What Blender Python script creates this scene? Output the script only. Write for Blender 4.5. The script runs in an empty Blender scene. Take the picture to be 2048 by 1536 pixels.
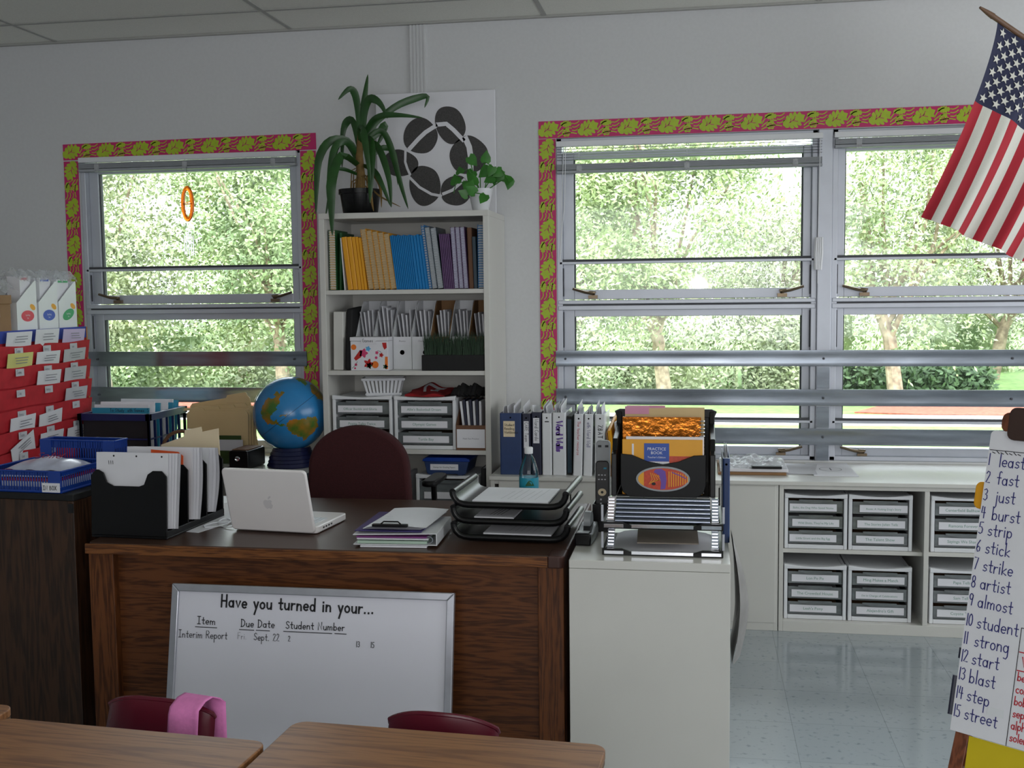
import bpy, bmesh, math, random
from math import sin, cos, pi, radians as R, sqrt
from mathutils import Matrix, Vector
random.seed(7)
SC = bpy.context.scene
COL = SC.collection

# ------------------------------------------------------------------ camera, sky, lights, exposure
cam = bpy.data.cameras.new('camera'); cam.sensor_width = 36; cam.lens = 2209.67 / 2048 * 36
cam.clip_start = .05; cam.clip_end = 200
camo = bpy.data.objects.new('camera', cam); COL.objects.link(camo); SC.camera = camo
YAW, PITCH, ROLL = .16849834, .08346525, -.01134014
fwd = Vector((-sin(YAW) * cos(PITCH), cos(YAW) * cos(PITCH), -sin(PITCH)))
rgt = Vector((cos(YAW), sin(YAW), 0)); upv = rgt.cross(fwd)
r2 = rgt * cos(ROLL) + upv * sin(ROLL); u2 = upv * cos(ROLL) - rgt * sin(ROLL)
M = Matrix((r2, u2, -fwd)).transposed().to_4x4(); M.translation = (0, 0, 1.6)
camo.matrix_world = M

W = bpy.data.worlds.new('sky'); SC.world = W; W.use_nodes = True
nt = W.node_tree; bg = nt.nodes['Background']
bg.inputs[0].default_value = (.88, .94, 1, 1)
tc = nt.nodes.new('ShaderNodeTexCoord'); sx = nt.nodes.new('ShaderNodeSeparateXYZ'); nt.links.new(tc.outputs['Generated'], sx.inputs[0])
mr = nt.nodes.new('ShaderNodeMapRange'); mr.inputs[1].default_value = .1; mr.inputs[2].default_value = .75; mr.inputs[3].default_value = 4.0; mr.inputs[4].default_value = 12.0
nt.links.new(sx.outputs['Z'], mr.inputs[0]); nt.links.new(mr.outputs[0], bg.inputs[1])

def lamp(name, kind, loc, rot, power, color=(1, 1, 1), **kw):
    l = bpy.data.lights.new(name, kind); l.energy = power; l.color = color
    for k, v in kw.items(): setattr(l, k, v)
    o = bpy.data.objects.new(name, l); COL.objects.link(o); o.location = loc; o.rotation_euler = rot
    return o
lamp('sun', 'SUN', (0, -10, 20), (R(48), 0, R(-20)), 1.6, (1, .96, .88), angle=R(1))
fl = lamp('camera_flash', 'AREA', (0, 0, 0), (0, 0, 0), 9.5, (1, .97, .93), shape='RECTANGLE', size=.06, size_y=.035)
fl.matrix_world = M.copy(); fl.matrix_world.translation = Vector((0, 0, 1.6)) + u2 * .06 + fwd * .03
# right lamp stands in for unseen windows; rear lamp is added fill for the walls
lamp('daylight_right', 'AREA', (3.55, 3.3, 1.75), (0, R(90), 0), 74, (.94, .97, 1), shape='RECTANGLE', size=1.6, size_y=4.2)
lamp('fill_rear', 'AREA', (.6, -2.5, 1.8), (R(90), 0, 0), 80, (.97, .98, 1), shape='RECTANGLE', size=5, size_y=1.7)

SC.view_settings.view_transform = 'Standard'; SC.view_settings.look = 'None'
SC.view_settings.gamma = 1; SC.view_settings.use_curve_mapping = False
SC.view_settings.exposure = 0.0
SC.cycles.max_bounces = 8; SC.cycles.diffuse_bounces = 4; SC.cycles.glossy_bounces = 3
SC.cycles.transmission_bounces = 4; SC.cycles.transparent_max_bounces = 12
SC.cycles.caustics_reflective = False; SC.cycles.caustics_refractive = False
SC.cycles.sample_clamp_indirect = 6

# ------------------------------------------------------------------ materials
def lin(c):
    f = lambda v: v / 12.92 if v <= .04045 else ((v + .055) / 1.055) ** 2.4
    return tuple(f(x / 255) for x in c) + (1,)
MATS = {}
def mat(name, rgb, rough=.55, metal=0, noise=0, scale=20, bump=0, rgb2=None, alpha=1, stretch=(1, 1, 1), trans=0, spec=.5, coat=0):
    if name in MATS: return MATS[name]
    m = bpy.data.materials.new(name); m.use_nodes = True; t = m.node_tree; b = t.nodes['Principled BSDF']
    b.inputs['Base Color'].default_value = lin(rgb); b.inputs['Roughness'].default_value = rough
    b.inputs['Metallic'].default_value = metal; b.inputs['Alpha'].default_value = alpha
    b.inputs['Transmission Weight'].default_value = trans; b.inputs['Specular IOR Level'].default_value = spec
    b.inputs['Coat Weight'].default_value = coat
    if noise or bump or rgb2:
        tc = t.nodes.new('ShaderNodeTexCoord'); mp = t.nodes.new('ShaderNodeMapping'); mp.inputs['Scale'].default_value = stretch
        t.links.new(tc.outputs['Object'], mp.inputs[0])
        n = t.nodes.new('ShaderNodeTexNoise'); n.inputs['Scale'].default_value = scale; n.inputs['Detail'].default_value = 5
        t.links.new(mp.outputs[0], n.inputs['Vector'])
        r = t.nodes.new('ShaderNodeValToRGB'); c1 = lin(rgb)
        c2 = lin(rgb2) if rgb2 else tuple(x * (1 - noise) for x in c1[:3]) + (1,)
        r.color_ramp.elements[0].color = c2; r.color_ramp.elements[1].color = c1
        r.color_ramp.elements[0].position = .35; r.color_ramp.elements[1].position = .65
        t.links.new(n.outputs['Fac'], r.inputs[0]); t.links.new(r.outputs[0], b.inputs['Base Color'])
        if bump:
            bp = t.nodes.new('ShaderNodeBump'); bp.inputs['Strength'].default_value = bump; bp.inputs['Distance'].default_value = .004
            t.links.new(n.outputs['Fac'], bp.inputs['Height']); t.links.new(bp.outputs[0], b.inputs['Normal'])
    MATS[name] = m; return m

def wood(name, c1, c2, rough=.4, axis='X', scale=1.0, spec=.5):
    m = bpy.data.materials.new(name); m.use_nodes = True; t = m.node_tree; b = t.nodes['Principled BSDF']
    b.inputs['Roughness'].default_value = rough; b.inputs['Specular IOR Level'].default_value = spec
    tc = t.nodes.new('ShaderNodeTexCoord'); mp = t.nodes.new('ShaderNodeMapping')
    s = {'X': (1.2, 14, 14), 'Z': (14, 14, 1.2), 'Y': (14, 1.2, 14)}[axis]; mp.inputs['Scale'].default_value = tuple(v * scale for v in s)
    t.links.new(tc.outputs['Object'], mp.inputs[0])
    n = t.nodes.new('ShaderNodeTexNoise'); n.inputs['Scale'].default_value = 1.3; n.inputs['Detail'].default_value = 3; n.inputs['Distortion'].default_value = .6
    t.links.new(mp.outputs[0], n.inputs['Vector'])
    # growth rings: contour lines of the stretched noise
    mu = t.nodes.new('ShaderNodeMath'); mu.operation = 'MULTIPLY'; mu.inputs[1].default_value = 38
    t.links.new(n.outputs['Fac'], mu.inputs[0])
    sn = t.nodes.new('ShaderNodeMath'); sn.operation = 'SINE'; t.links.new(mu.outputs[0], sn.inputs[0])
    mp2 = t.nodes.new('ShaderNodeMapping'); mp2.inputs['Scale'].default_value = tuple(v * scale * 6 for v in s)
    t.links.new(tc.outputs['Object'], mp2.inputs[0])
    n2 = t.nodes.new('ShaderNodeTexNoise'); n2.inputs['Scale'].default_value = 1.5; n2.inputs['Detail'].default_value = 4
    t.links.new(mp2.outputs[0], n2.inputs['Vector'])
    ad = t.nodes.new('ShaderNodeMath'); ad.operation = 'MULTIPLY_ADD'; ad.inputs[1].default_value = .16
    t.links.new(sn.outputs[0], ad.inputs[0]); t.links.new(n2.outputs['Fac'], ad.inputs[2])
    r = t.nodes.new('ShaderNodeValToRGB'); r.color_ramp.elements[0].position = .3; r.color_ramp.elements[1].position = .62
    r.color_ramp.elements[0].color = lin(c2); r.color_ramp.elements[1].color = lin(c1)
    t.links.new(ad.outputs[0], r.inputs[0]); t.links.new(r.outputs[0], b.inputs['Base Color'])
    MATS[name] = m; return m

def glass(name, tint=(1, 1, 1), gloss=.08):
    m = bpy.data.materials.new(name); m.use_nodes = True; t = m.node_tree; t.nodes.remove(t.nodes['Principled BSDF'])
    o = t.nodes['Material Output']; tr = t.nodes.new('ShaderNodeBsdfTransparent'); tr.inputs[0].default_value = tint + (1,)
    g = t.nodes.new('ShaderNodeBsdfGlossy'); g.inputs['Roughness'].default_value = .04
    f = t.nodes.new('ShaderNodeFresnel'); f.inputs[0].default_value = 1.45
    mx = t.nodes.new('ShaderNodeMixShader'); t.links.new(f.outputs[0], mx.inputs[0])
    t.links.new(tr.outputs[0], mx.inputs[1]); t.links.new(g.outputs[0], mx.inputs[2]); t.links.new(mx.outputs[0], o.inputs[0])
    MATS[name] = m; return m

WALL = mat('wall_paint', (206, 207, 209), .6, noise=.03, scale=60, bump=.05)
CEIL = mat('ceiling_tile', (232, 232, 224), .9, noise=.08, scale=150, bump=.1)
GRIDM = mat('ceiling_grid_metal', (166, 166, 162), .6)
WHITE = mat('white_laminate', (208, 207, 202), .3, noise=.03, scale=4)
WHITE2 = mat('white_plastic', (222, 224, 228), .35, noise=.02, scale=8)
PAPER = mat('paper', (226, 226, 232), .8, noise=.03, scale=12)
PAPER2 = mat('paper_grey', (196, 196, 202), .8, noise=.05, scale=12)
CREAM = mat('cream_card', (226, 208, 176), .75, noise=.04, scale=9)
MANILA = mat('manila', (214, 186, 138), .7, noise=.05, scale=7)
ALU = mat('window_aluminium', (196, 200, 210), .38, metal=.25, noise=.05, scale=10)
ALUD = mat('window_gasket', (70, 72, 78), .6, noise=.1, scale=10)
STEEL = mat('galvanised_steel', (152, 160, 170), .2, metal=.85, noise=.25, scale=14, stretch=(.3, 1, 2))
BLINDM = mat('blind_vinyl', (158, 162, 168), .5, noise=.05, scale=30)
CHROME = mat('chrome', (225, 228, 235), .12, metal=1, noise=.06, scale=30)
BRONZE = mat('bronze_handle', (128, 112, 92), .35, metal=.8, noise=.1, scale=40)
BLACK = mat('black_plastic', (10, 10, 12), .32, noise=.15, scale=25, spec=.3)
BLACKM = mat('black_matte', (16, 16, 18), .75, noise=.2, scale=25)
PINK = mat('border_pink', (196, 36, 106), .5, noise=.06, scale=30)
LEAFG = mat('border_green', (172, 196, 44), .5, noise=.08, scale=30)
OAK = wood('desk_oak', (100, 58, 30), (66, 35, 16), .38, 'X', 1.3, spec=.35)
OAKZ = wood('desk_oak_upright', (104, 60, 30), (68, 36, 16), .38, 'Z', 1.3, spec=.35)
OAKE = wood('desk_oak_edge', (124, 76, 38), (78, 42, 18), .32, 'X', 1.4)
DTOP = mat('desk_top_laminate', (70, 48, 37), .36, noise=.1, scale=3, stretch=(1, 9, 9))
DARKW = wood('dark_walnut', (66, 42, 26), (38, 23, 13), .42, 'Z')
TABLEW = wood('table_laminate', (142, 96, 54), (112, 70, 35), .46, 'X', .8)
TABLEE = mat('table_edge', (96, 70, 48), .5, noise=.1)
MAROON = mat('maroon_plastic', (88, 18, 36), .25, noise=.1, scale=10)
MAROONF = mat('maroon_fabric', (64, 22, 26), .95, noise=.3, scale=240, bump=.3)
PINKCL = mat('pink_cloth', (222, 130, 190), .9, noise=.08, scale=90, bump=.2)
NAVY = mat('navy_cloth', (34, 58, 104), .45, noise=.12, scale=30)
NAVYD = mat('dark_navy', (26, 30, 56), .45, noise=.12, scale=30)
BLUEP = mat('blue_plastic', (24, 62, 150), .3, noise=.1, scale=20)
BLUED = mat('crate_blue', (18, 34, 90), .4, noise=.15, scale=20)
CRATEI = mat('crate_panel', (24, 26, 32), .6, noise=.2, scale=12)
TEAL = mat('teal_card', (42, 142, 176), .6, noise=.1, scale=14)
RED = mat('red_cloth', (190, 30, 44), .85, noise=.16, scale=26, bump=.15)
REDD = mat('dark_red_cloth', (150, 18, 26), .9, noise=.2, scale=20)
REDP = mat('red_plastic', (190, 34, 30), .3, noise=.08)
ORANGE = mat('orange_glass', (250, 120, 24), .25, noise=.08, scale=40, trans=.75)
YELLOW = mat('yellow_card', (226, 158, 22), .4, noise=.06, scale=9)
YELLOWB = mat('yellow_plastic', (214, 190, 20), .45, noise=.05, scale=9)
BLUEB = mat('glossy_blue_cover', (30, 128, 196), .22, noise=.22, scale=60, stretch=(1, 1, .1))
PURPLE = mat('purple_cover', (96, 66, 110), .3, noise=.2, scale=40)
VIOLET = mat('violet_ink', (108, 74, 160), .6, noise=.05)
TANB = mat('tan_pages', (202, 178, 138), .7, noise=.1, scale=60)
GREYB = mat('grey_pages', (178, 184, 190), .7, noise=.1, scale=60)
LILAC = mat('lilac_pages', (186, 184, 206), .7, noise=.1, scale=60)
DKBLUE = mat('dark_teal_cover', (36, 60, 74), .3, noise=.15)
GREEN = mat('green_cover', (40, 92, 50), .5, noise=.1)
GREEND = mat('green_metal', (52, 74, 32), .4, noise=.1)
BROWN = mat('brown_card', (112, 78, 56), .7, noise=.12, scale=40, stretch=(1, 1, .2))
BROWNL = mat('brown_kraft', (142, 106, 70), .75, noise=.08, scale=20)
PLANT = mat('leaf_dark', (40, 82, 34), .38, noise=.3, scale=18)
PLANT2 = mat('leaf_pothos', (58, 128, 42), .4, noise=.3, scale=22)
GRASSP = mat('grass_blades', (26, 58, 32), .6, noise=.35, scale=60)
STEMM = mat('plant_stem', (126, 100, 54), .8, noise=.2, scale=60)
SOIL = mat('soil', (58, 44, 34), .9, noise=.3, scale=60)
STONE = mat('stone_print', (74, 72, 72), .7, noise=.4, scale=160)
DRAWER = mat('smoke_drawer', (112, 118, 120), .18, noise=.3, scale=9, stretch=(1, 1, 3))
LABELT = mat('label_ink_green', (104, 150, 132), .7, noise=.02)
INK = mat('ink_black', (18, 18, 24), .6, noise=.02)
INKB = mat('ink_blue', (44, 44, 118), .6, noise=.02)
INKR = mat('ink_red', (190, 26, 48), .6, noise=.02)
INKG = mat('print_grey', (120, 120, 130), .7, noise=.02)
BOARDW = mat('whiteboard_face', (218, 218, 228), .3, noise=.02, scale=5)
SILVER = mat('silver_frame', (188, 190, 198), .3, metal=.7, noise=.08, scale=20)
LAPW = mat('laptop_white', (232, 228, 228), .3, noise=.02, scale=10)
LAPG = mat('laptop_emblem', (214, 211, 213), .25, noise=.02)
KEYS = mat('key_white', (214, 218, 224), .5, noise=.02)
CLEARP = glass('clear_plastic', (.93, .96, .98))
PANE = glass('window_pane', (.97, .99, .98))
FILM = mat('plastic_wrap', (225, 228, 232), .15, alpha=.35, noise=.2, scale=30, bump=.6)
SATIN = mat('grey_bag', (150, 148, 146), .5, noise=.2, scale=12, bump=.4)
WATERL = mat('bottle_label_teal', (40, 150, 176), .4, noise=.08, scale=30)
GREYM = mat('grey_plastic', (148, 152, 156), .4, noise=.08, scale=20)
FLAGR = mat('flag_red', (162, 28, 44), .85, noise=.06, scale=200)
FLAGW = mat('flag_white', (204, 203, 194), .85, noise=.04, scale=200)
FLAGB = mat('flag_navy', (34, 38, 66), .85, noise=.08, scale=200)
POLE = mat('pole_wood', (104, 74, 52), .5, noise=.2, scale=30)
EASELW = wood('easel_wood', (128, 72, 44), (96, 50, 28), .45, 'Z')
ORSH = mat('orange_foil', (206, 120, 36), .16, metal=.8, noise=.45, scale=42, bump=.8)
OCEAN = mat('globe_ocean', (48, 130, 190), .22, noise=.08, scale=12)
LAND = mat('globe_land', (66, 110, 40), .25, scale=13, rgb2=(168, 110, 40))
GLOBEB = mat('globe_base', (24, 28, 66), .3, noise=.1)

# ------------------------------------------------------------------ mesh builder
_tcache = {}
def text_geo(s, size, align='CENTER'):
    k = (s, size, align)
    if k not in _tcache:
        c = bpy.data.curves.new('t', 'FONT'); c.body = s; c.size = size; c.align_x = align; c.resolution_u = 2
        o = bpy.data.objects.new('t', c); COL.objects.link(o)
        dg = bpy.context.evaluated_depsgraph_get(); me = bpy.data.meshes.new_from_object(o.evaluated_get(dg))
        _tcache[k] = ([tuple(v.co) for v in me.vertices], [tuple(p.vertices) for p in me.polygons])
        bpy.data.objects.remove(o); bpy.data.curves.remove(c); bpy.data.meshes.remove(me)
    return _tcache[k]

def arc(cx, cy, rx, ry, a0, a1, n=9):
    return [(cx + rx * cos(R(a0 + (a1 - a0) * i / n)), cy + ry * sin(R(a0 + (a1 - a0) * i / n))) for i in range(n + 1)]
G = {}   # hand-lettering: strokes in units of the x-height
def g(ch, w, *st): G[ch] = (w, st)
O1 = arc(.42, .5, .4, .5, 40, 400)
g('a', 1.05, O1, [(.84, 1), (.84, 0)]); g('b', 1.0, [(.06, 2), (.06, 0)], arc(.46, .5, .4, .5, 180, -180))
g('c', .9, arc(.45, .5, .42, .5, 50, 310)); g('d', 1.05, O1, [(.84, 2), (.84, 0)])
g('e', .95, [(.05, .5), (.86, .5)] + arc(.45, .5, .42, .5, 10, 310)); g('f', .8, [(.75, 1.85), (.6, 2), (.42, 1.9), (.36, 1.6), (.36, 0)], [(.02, 1), (.7, 1)])
g('g', 1.05, O1, [(.84, 1), (.84, -.6), (.6, -.95), (.2, -.85)]); g('h', 1.0, [(.06, 2), (.06, 0)], [(.06, .6), (.3, .95), (.6, .98), (.8, .7), (.82, 0)])
g('i', .35, [(.12, 1), (.12, 0)], [(.12, 1.4), (.13, 1.5)]); g('j', .6, [(.42, 1), (.42, -.6), (.2, -.95), (0, -.8)], [(.42, 1.4), (.43, 1.5)])
g('k', .9, [(.06, 2), (.06, 0)], [(.75, .95), (.08, .4), (.8, 0)]); g('l', .32, [(.12, 2), (.12, 0)])
g('m', 1.45, [(.06, 1), (.06, 0)], [(.06, .6), (.3, .98), (.6, .85), (.64, 0)], [(.64, .6), (.9, .98), (1.2, .85), (1.24, 0)])
g('n', 1.0, [(.06, 1), (.06, 0)], [(.06, .6), (.35, .98), (.7, .9), (.8, .6), (.82, 0)]); g('o', .98, arc(.44, .5, .42, .5, 90, 450))
g('p', 1.0, [(.06, 1), (.06, -1)], arc(.46, .5, .4, .5, 180, -180)); g('r', .75, [(.06, 1), (.06, 0)], [(.06, .55), (.3, .95), (.65, .95)])
g('s', .85, [(.75, .85), (.45, 1), (.14, .82), (.2, .58), (.6, .45), (.74, .22), (.45, 0), (.08, .12)])
g('t', .8, [(.36, 1.75), (.36, .1), (.5, 0), (.66, .06)], [(.02, 1.05), (.72, 1.05)]); g('u', 1.0, [(.06, 1), (.08, .3), (.3, .02), (.6, .06), (.82, .4)], [(.84, 1), (.84, 0)])
g('v', .9, [(.04, 1), (.42, 0), (.8, 1)]); g('w', 1.3, [(.04, 1), (.35, 0), (.62, .8), (.9, 0), (1.2, 1)]); g('x', .9, [(.05, 1), (.8, 0)], [(.8, 1), (.05, 0)])
g('y', .95, [(.06, 1), (.42, .1)], [(.84, 1), (.2, -1)]); g('z', .9, [(.05, 1), (.8, 1), (.05, 0), (.82, 0)])
g('H', 1.2, [(.06, 2), (.06, 0)], [(1, 2), (1, 0)], [(.06, 1), (1, 1)]); g('I', 1.0, [(.45, 2), (.45, 0)], [(.05, 2), (.85, 2)], [(.05, 0), (.85, 0)])
g('D', 1.25, [(.1, 2), (.1, 0)], [(.0, 2), (.6, 1.9), (1.05, 1.4), (1.05, .6), (.6, .08), (0, 0)]); g('N', 1.3, [(.06, 0), (.06, 2), (1.05, 0), (1.05, 2)])
g('S', 1.1, [(.95, 1.7), (.55, 2), (.12, 1.65), (.3, 1.15), (.8, .85), (.98, .4), (.55, 0), (.05, .3)]); g('R', 1.15, [(.06, 0), (.06, 2), (.7, 1.95), (.95, 1.5), (.7, 1.05), (.06, .95)], [(.4, 1), (1, 0)])
g('F', 1.0, [(.06, 0), (.06, 2), (.85, 2)], [(.06, 1.05), (.7, 1.05)]); g('Y', 1.1, [(.04, 2), (.5, 1.05), (.95, 2)], [(.5, 1.05), (.5, 0)])
g('Z', 1.1, [(.05, 2), (.95, 2), (.05, 0), (1, 0)]); g('B', 1.1, [(.06, 0), (.06, 2), (.7, 1.9), (.75, 1.3), (.06, 1.05), (.85, .85), (.85, .15), (.06, 0)])
g('A', 1.15, [(0, 0), (.5, 2), (1, 0)], [(.2, .75), (.8, .75)]); g('T', 1.1, [(0, 2), (1, 2)], [(.5, 2), (.5, 0)]); g('V', 1.1, [(0, 2), (.5, 0), (1, 2)])
g('W', 1.5, [(0, 2), (.35, 0), (.7, 1.5), (1.05, 0), (1.4, 2)]); g('G', 1.1, arc(.55, 1, .5, 1, 50, 360), [(1.05, 1), (.6, 1)]); g('C', 1.1, arc(.55, 1, .5, 1, 50, 310)); g('X', 1.1, [(0, 2), (1, 0)], [(1, 2), (0, 0)]); g('O', 1.2, arc(.55, 1, .5, 1, 90, 450)); g('E', 1, [(.85, 2), (.06, 2), (.06, 0), (.85, 0)], [(.06, 1), (.7, 1)]); g('L', 1, [(.06, 2), (.06, 0), (.8, 0)])
g('0', .9, arc(.4, 1, .38, 1, 90, 450)); g('1', .4, [(.2, 2), (.2, 0)]); g('2', .95, [(.06, 1.6), (.3, 1.98), (.7, 1.85), (.74, 1.4), (.06, .02), (.85, .02)])
g('3', .9, [(.06, 1.8), (.45, 2), (.75, 1.65), (.6, 1.2), (.3, 1.08), (.7, .9), (.78, .4), (.45, 0), (.04, .2)]); g('4', .95, [(.2, 2), (.08, .9), (.85, .95)], [(.62, 1.9), (.62, 0)])
g('5', .9, [(.78, 2), (.15, 1.98), (.1, 1.15), (.5, 1.2), (.78, .8), (.7, .2), (.35, 0), (.03, .15)]); g('6', .9, [(.65, 2), (.2, 1.3), (.06, .5), (.3, 0), (.7, .15), (.75, .7), (.45, .95), (.1, .6)])
g('7', .9, [(.04, 2), (.8, 2), (.3, 0)]); g('8', .95, arc(.42, 1.5, .3, .5, -90, 270), arc(.42, .5, .38, .5, 90, 450)); g('9', .9, arc(.42, 1.45, .34, .52, 20, 380), [(.76, 1.7), (.6, 0)])
g('.', .4, [(.12, 0), (.14, .1)]); g(' ', .7); g("'", .3, [(.12, 2), (.1, 1.6)])

FACE = Matrix.Rotation(R(90), 4, 'X')          # writing that looks toward -Y
def at(x, y, z, rz=0, ry=0): return Matrix.Translation((x, y, z)) @ Matrix.Rotation(rz, 4, 'Z') @ Matrix.Rotation(ry, 4, 'Y')

class MB:
    def __init__(s): s.v = []; s.f = []; s.m = []
    def add(s, vs, fs, m=0, M=None):
        o = len(s.v)
        s.v += [tuple(M @ Vector(v)) for v in vs] if M is not None else [tuple(v) for v in vs]
        s.f += [tuple(i + o for i in f) for f in fs]; s.m += [m] * len(fs); return s
    def box(s, a, b, m=0, M=None):
        x0, y0, z0 = a; x1, y1, z1 = b
        return s.add([(x0, y0, z0), (x1, y0, z0), (x1, y1, z0), (x0, y1, z0), (x0, y0, z1), (x1, y0, z1), (x1, y1, z1), (x0, y1, z1)],
                     [(0, 3, 2, 1), (4, 5, 6, 7), (0, 1, 5, 4), (1, 2, 6, 5), (2, 3, 7, 6), (3, 0, 4, 7)], m, M)
    def prism(s, p, d0, d1, plane='xz', m=0, M=None):
        n = len(p); mk = {'xz': lambda a, b, d: (a, d, b), 'xy': lambda a, b, d: (a, b, d), 'yz': lambda a, b, d: (d, a, b)}[plane]
        vs = [mk(a, b, d0) for a, b in p] + [mk(a, b, d1) for a, b in p]
        fs = [tuple(range(n))[::-1], tuple(range(n, 2 * n))] + [(i, (i + 1) % n, n + (i + 1) % n, n + i) for i in range(n)]
        return s.add(vs, fs, m, M)
    def poly(s, p, m=0, M=None): return s.add(p, [tuple(range(len(p)))], m, M)
    def flat(s, p, m=0, M=None): return s.add([(a, b, 0) for a, b in p], [tuple(range(len(p)))], m, M)
    def tube(s, pts, r, n=7, m=0, M=None, taper=None):
        pts = [Vector(p) for p in pts]; vs = []; fs = []; N = len(pts); up = None
        for i, p in enumerate(pts):
            t = (pts[min(i + 1, N - 1)] - pts[max(i - 1, 0)]).normalized()
            if up is None: up = Vector((0, 0, 1)) if abs(t.z) < .9 else Vector((1, 0, 0))
            a = t.cross(up)
            if a.length < 1e-5: a = t.orthogonal()
            a.normalize(); b = a.cross(t).normalized(); up = b
            rr = r if taper is None else r * (1 + (taper - 1) * i / (N - 1))
            vs += [p + (a * cos(2 * pi * k / n) + b * sin(2 * pi * k / n)) * rr for k in range(n)]
        for i in range(N - 1):
            for k in range(n): fs.append((i * n + k, i * n + (k + 1) % n, (i + 1) * n + (k + 1) % n, (i + 1) * n + k))
        fs += [tuple(range(n))[::-1], tuple(range((N - 1) * n, N * n))]
        return s.add(vs, fs, m, M)
    def lathe(s, prof, n=24, m=0, M=None, sx=1, sy=1):
        vs = []; fs = []
        for r, z in prof: vs += [(r * sx * cos(2 * pi * k / n), r * sy * sin(2 * pi * k / n), z) for k in range(n)]
        for i in range(len(prof) - 1):
            for k in range(n): fs.append((i * n + k, i * n + (k + 1) % n, (i + 1) * n + (k + 1) % n, (i + 1) * n + k))
        if prof[0][0] > 1e-4: fs.append(tuple(range(n))[::-1])
        if prof[-1][0] > 1e-4: fs.append(tuple(range((len(prof) - 1) * n, len(prof) * n)))
        return s.add(vs, fs, m, M)
    def grid(s, fn, nu, nv, m=0, M=None, mf=None):
        vs = [fn(i / nu, j / nv) for j in range(nv + 1) for i in range(nu + 1)]
        for j in range(nv):
            for i in range(nu): pass
        fs = [(j * (nu + 1) + i, j * (nu + 1) + i + 1, (j + 1) * (nu + 1) + i + 1, (j + 1) * (nu + 1) + i) for j in range(nv) for i in range(nu)]
        o = len(s.m); s.add(vs, fs, m, M)
        if mf:
            for q in range(nu * nv): s.m[o + q] = mf((q % nu + .5) / nu, (q // nu + .5) / nv)
        return s
    def stroke(s, pts, w, m=0, M=None, cap=True):
        """flat pen stroke in the xy plane of M"""
        P = [Vector((a, b)) for a, b in pts]
        if len(P) < 2: return s
        L = []; Rr = []
        for i, p in enumerate(P):
            t = P[min(i + 1, len(P) - 1)] - P[max(i - 1, 0)]
            if t.length < 1e-9: t = Vector((1, 0))
            t.normalize(); nn = Vector((-t.y, t.x)) * w / 2
            q = p + (t * w * .4 * (-1 if i == 0 else 1 if i == len(P) - 1 else 0))
            L.append((q.x + nn.x, q.y + nn.y, 0)); Rr.append((q.x - nn.x, q.y - nn.y, 0))
        n = len(P); return s.add(L + Rr, [(i, n + i, n + i + 1, i + 1) for i in range(n - 1)], m, M)
    def write(s, txt, xh, w, m=0, M=None, jit=.04, sx=1.0, track=.25):
        x = 0
        for ch in txt:
            gw, st = G.get(ch, G[' '])
            dy = random.uniform(-jit, jit) * xh
            for k in st: s.stroke([((x + a * sx) * xh, b * xh + dy) for a, b in k], w, m, M)
            x += (gw * sx + track)
        return s
    def text(s, txt, size, m=0, M=None, align='CENTER'):
        v, f = text_geo(txt, size, align); return s.add(v, f, m, M)
    def build(s, name, mats, parent=None, loc=(0, 0, 0), rot=(0, 0, 0), bevel=0, smooth=False, seg=2, fix=True, kind=None, label=None, subsurf=0):
        me = bpy.data.meshes.new(name); me.from_pydata(s.v, [], s.f)
        for q in (mats if isinstance(mats, (list, tuple)) else [mats]): me.materials.append(q)
        me.polygons.foreach_set('material_index', s.m)
        if fix:
            b = bmesh.new(); b.from_mesh(me); bmesh.ops.recalc_face_normals(b, faces=b.faces); b.to_mesh(me); b.free()
        if smooth: me.shade_smooth(); me.set_sharp_from_angle(angle=R(38))
        me.update()
        o = bpy.data.objects.new(name, me); COL.objects.link(o); o.location = loc; o.rotation_euler = rot
        if parent: o.parent = parent
        if bevel:
            mo = o.modifiers.new('bevel', 'BEVEL'); mo.width = bevel; mo.segments = seg; mo.limit_method = 'ANGLE'; mo.angle_limit = R(40)
        if subsurf:
            mo = o.modifiers.new('sub', 'SUBSURF'); mo.levels = subsurf; mo.render_levels = subsurf
        if kind: o['kind'] = kind
        if label: o['label'] = label
        return o

def tag(o, label, cat, group=None, kind=None):
    o['label'] = label; o['category'] = cat
    if group: o['group'] = group
    if kind: o['kind'] = kind
    return o
def thing(name, label, cat, loc=(0, 0, 0), rz=0, group=None, ry=0, rx=0):
    o = bpy.data.objects.new(name, None); COL.objects.link(o); o.empty_display_size = .05
    o.location = loc; o.rotation_euler = (rx, ry, rz); return tag(o, label, cat, group)
def rrect(x0, x1, z0, z1, r, n=5, corners=(1, 1, 1, 1)):
    p = []
    for (cx, cz, a), c in zip(((x1 - r, z1 - r, 0), (x0 + r, z1 - r, 90), (x0 + r, z0 + r, 180), (x1 - r, z0 + r, 270)), corners):
        if c: p += [(cx + r * cos(R(a + 90 * i / n)), cz + r * sin(R(a + 90 * i / n))) for i in range(n + 1)]
        else: p.append((x1 if a in (0, 270) else x0, z1 if a in (0, 90) else z0))
    return p
def structure(mb, name, mats, **k): return mb.build(name, mats, kind='structure', **k)

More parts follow.
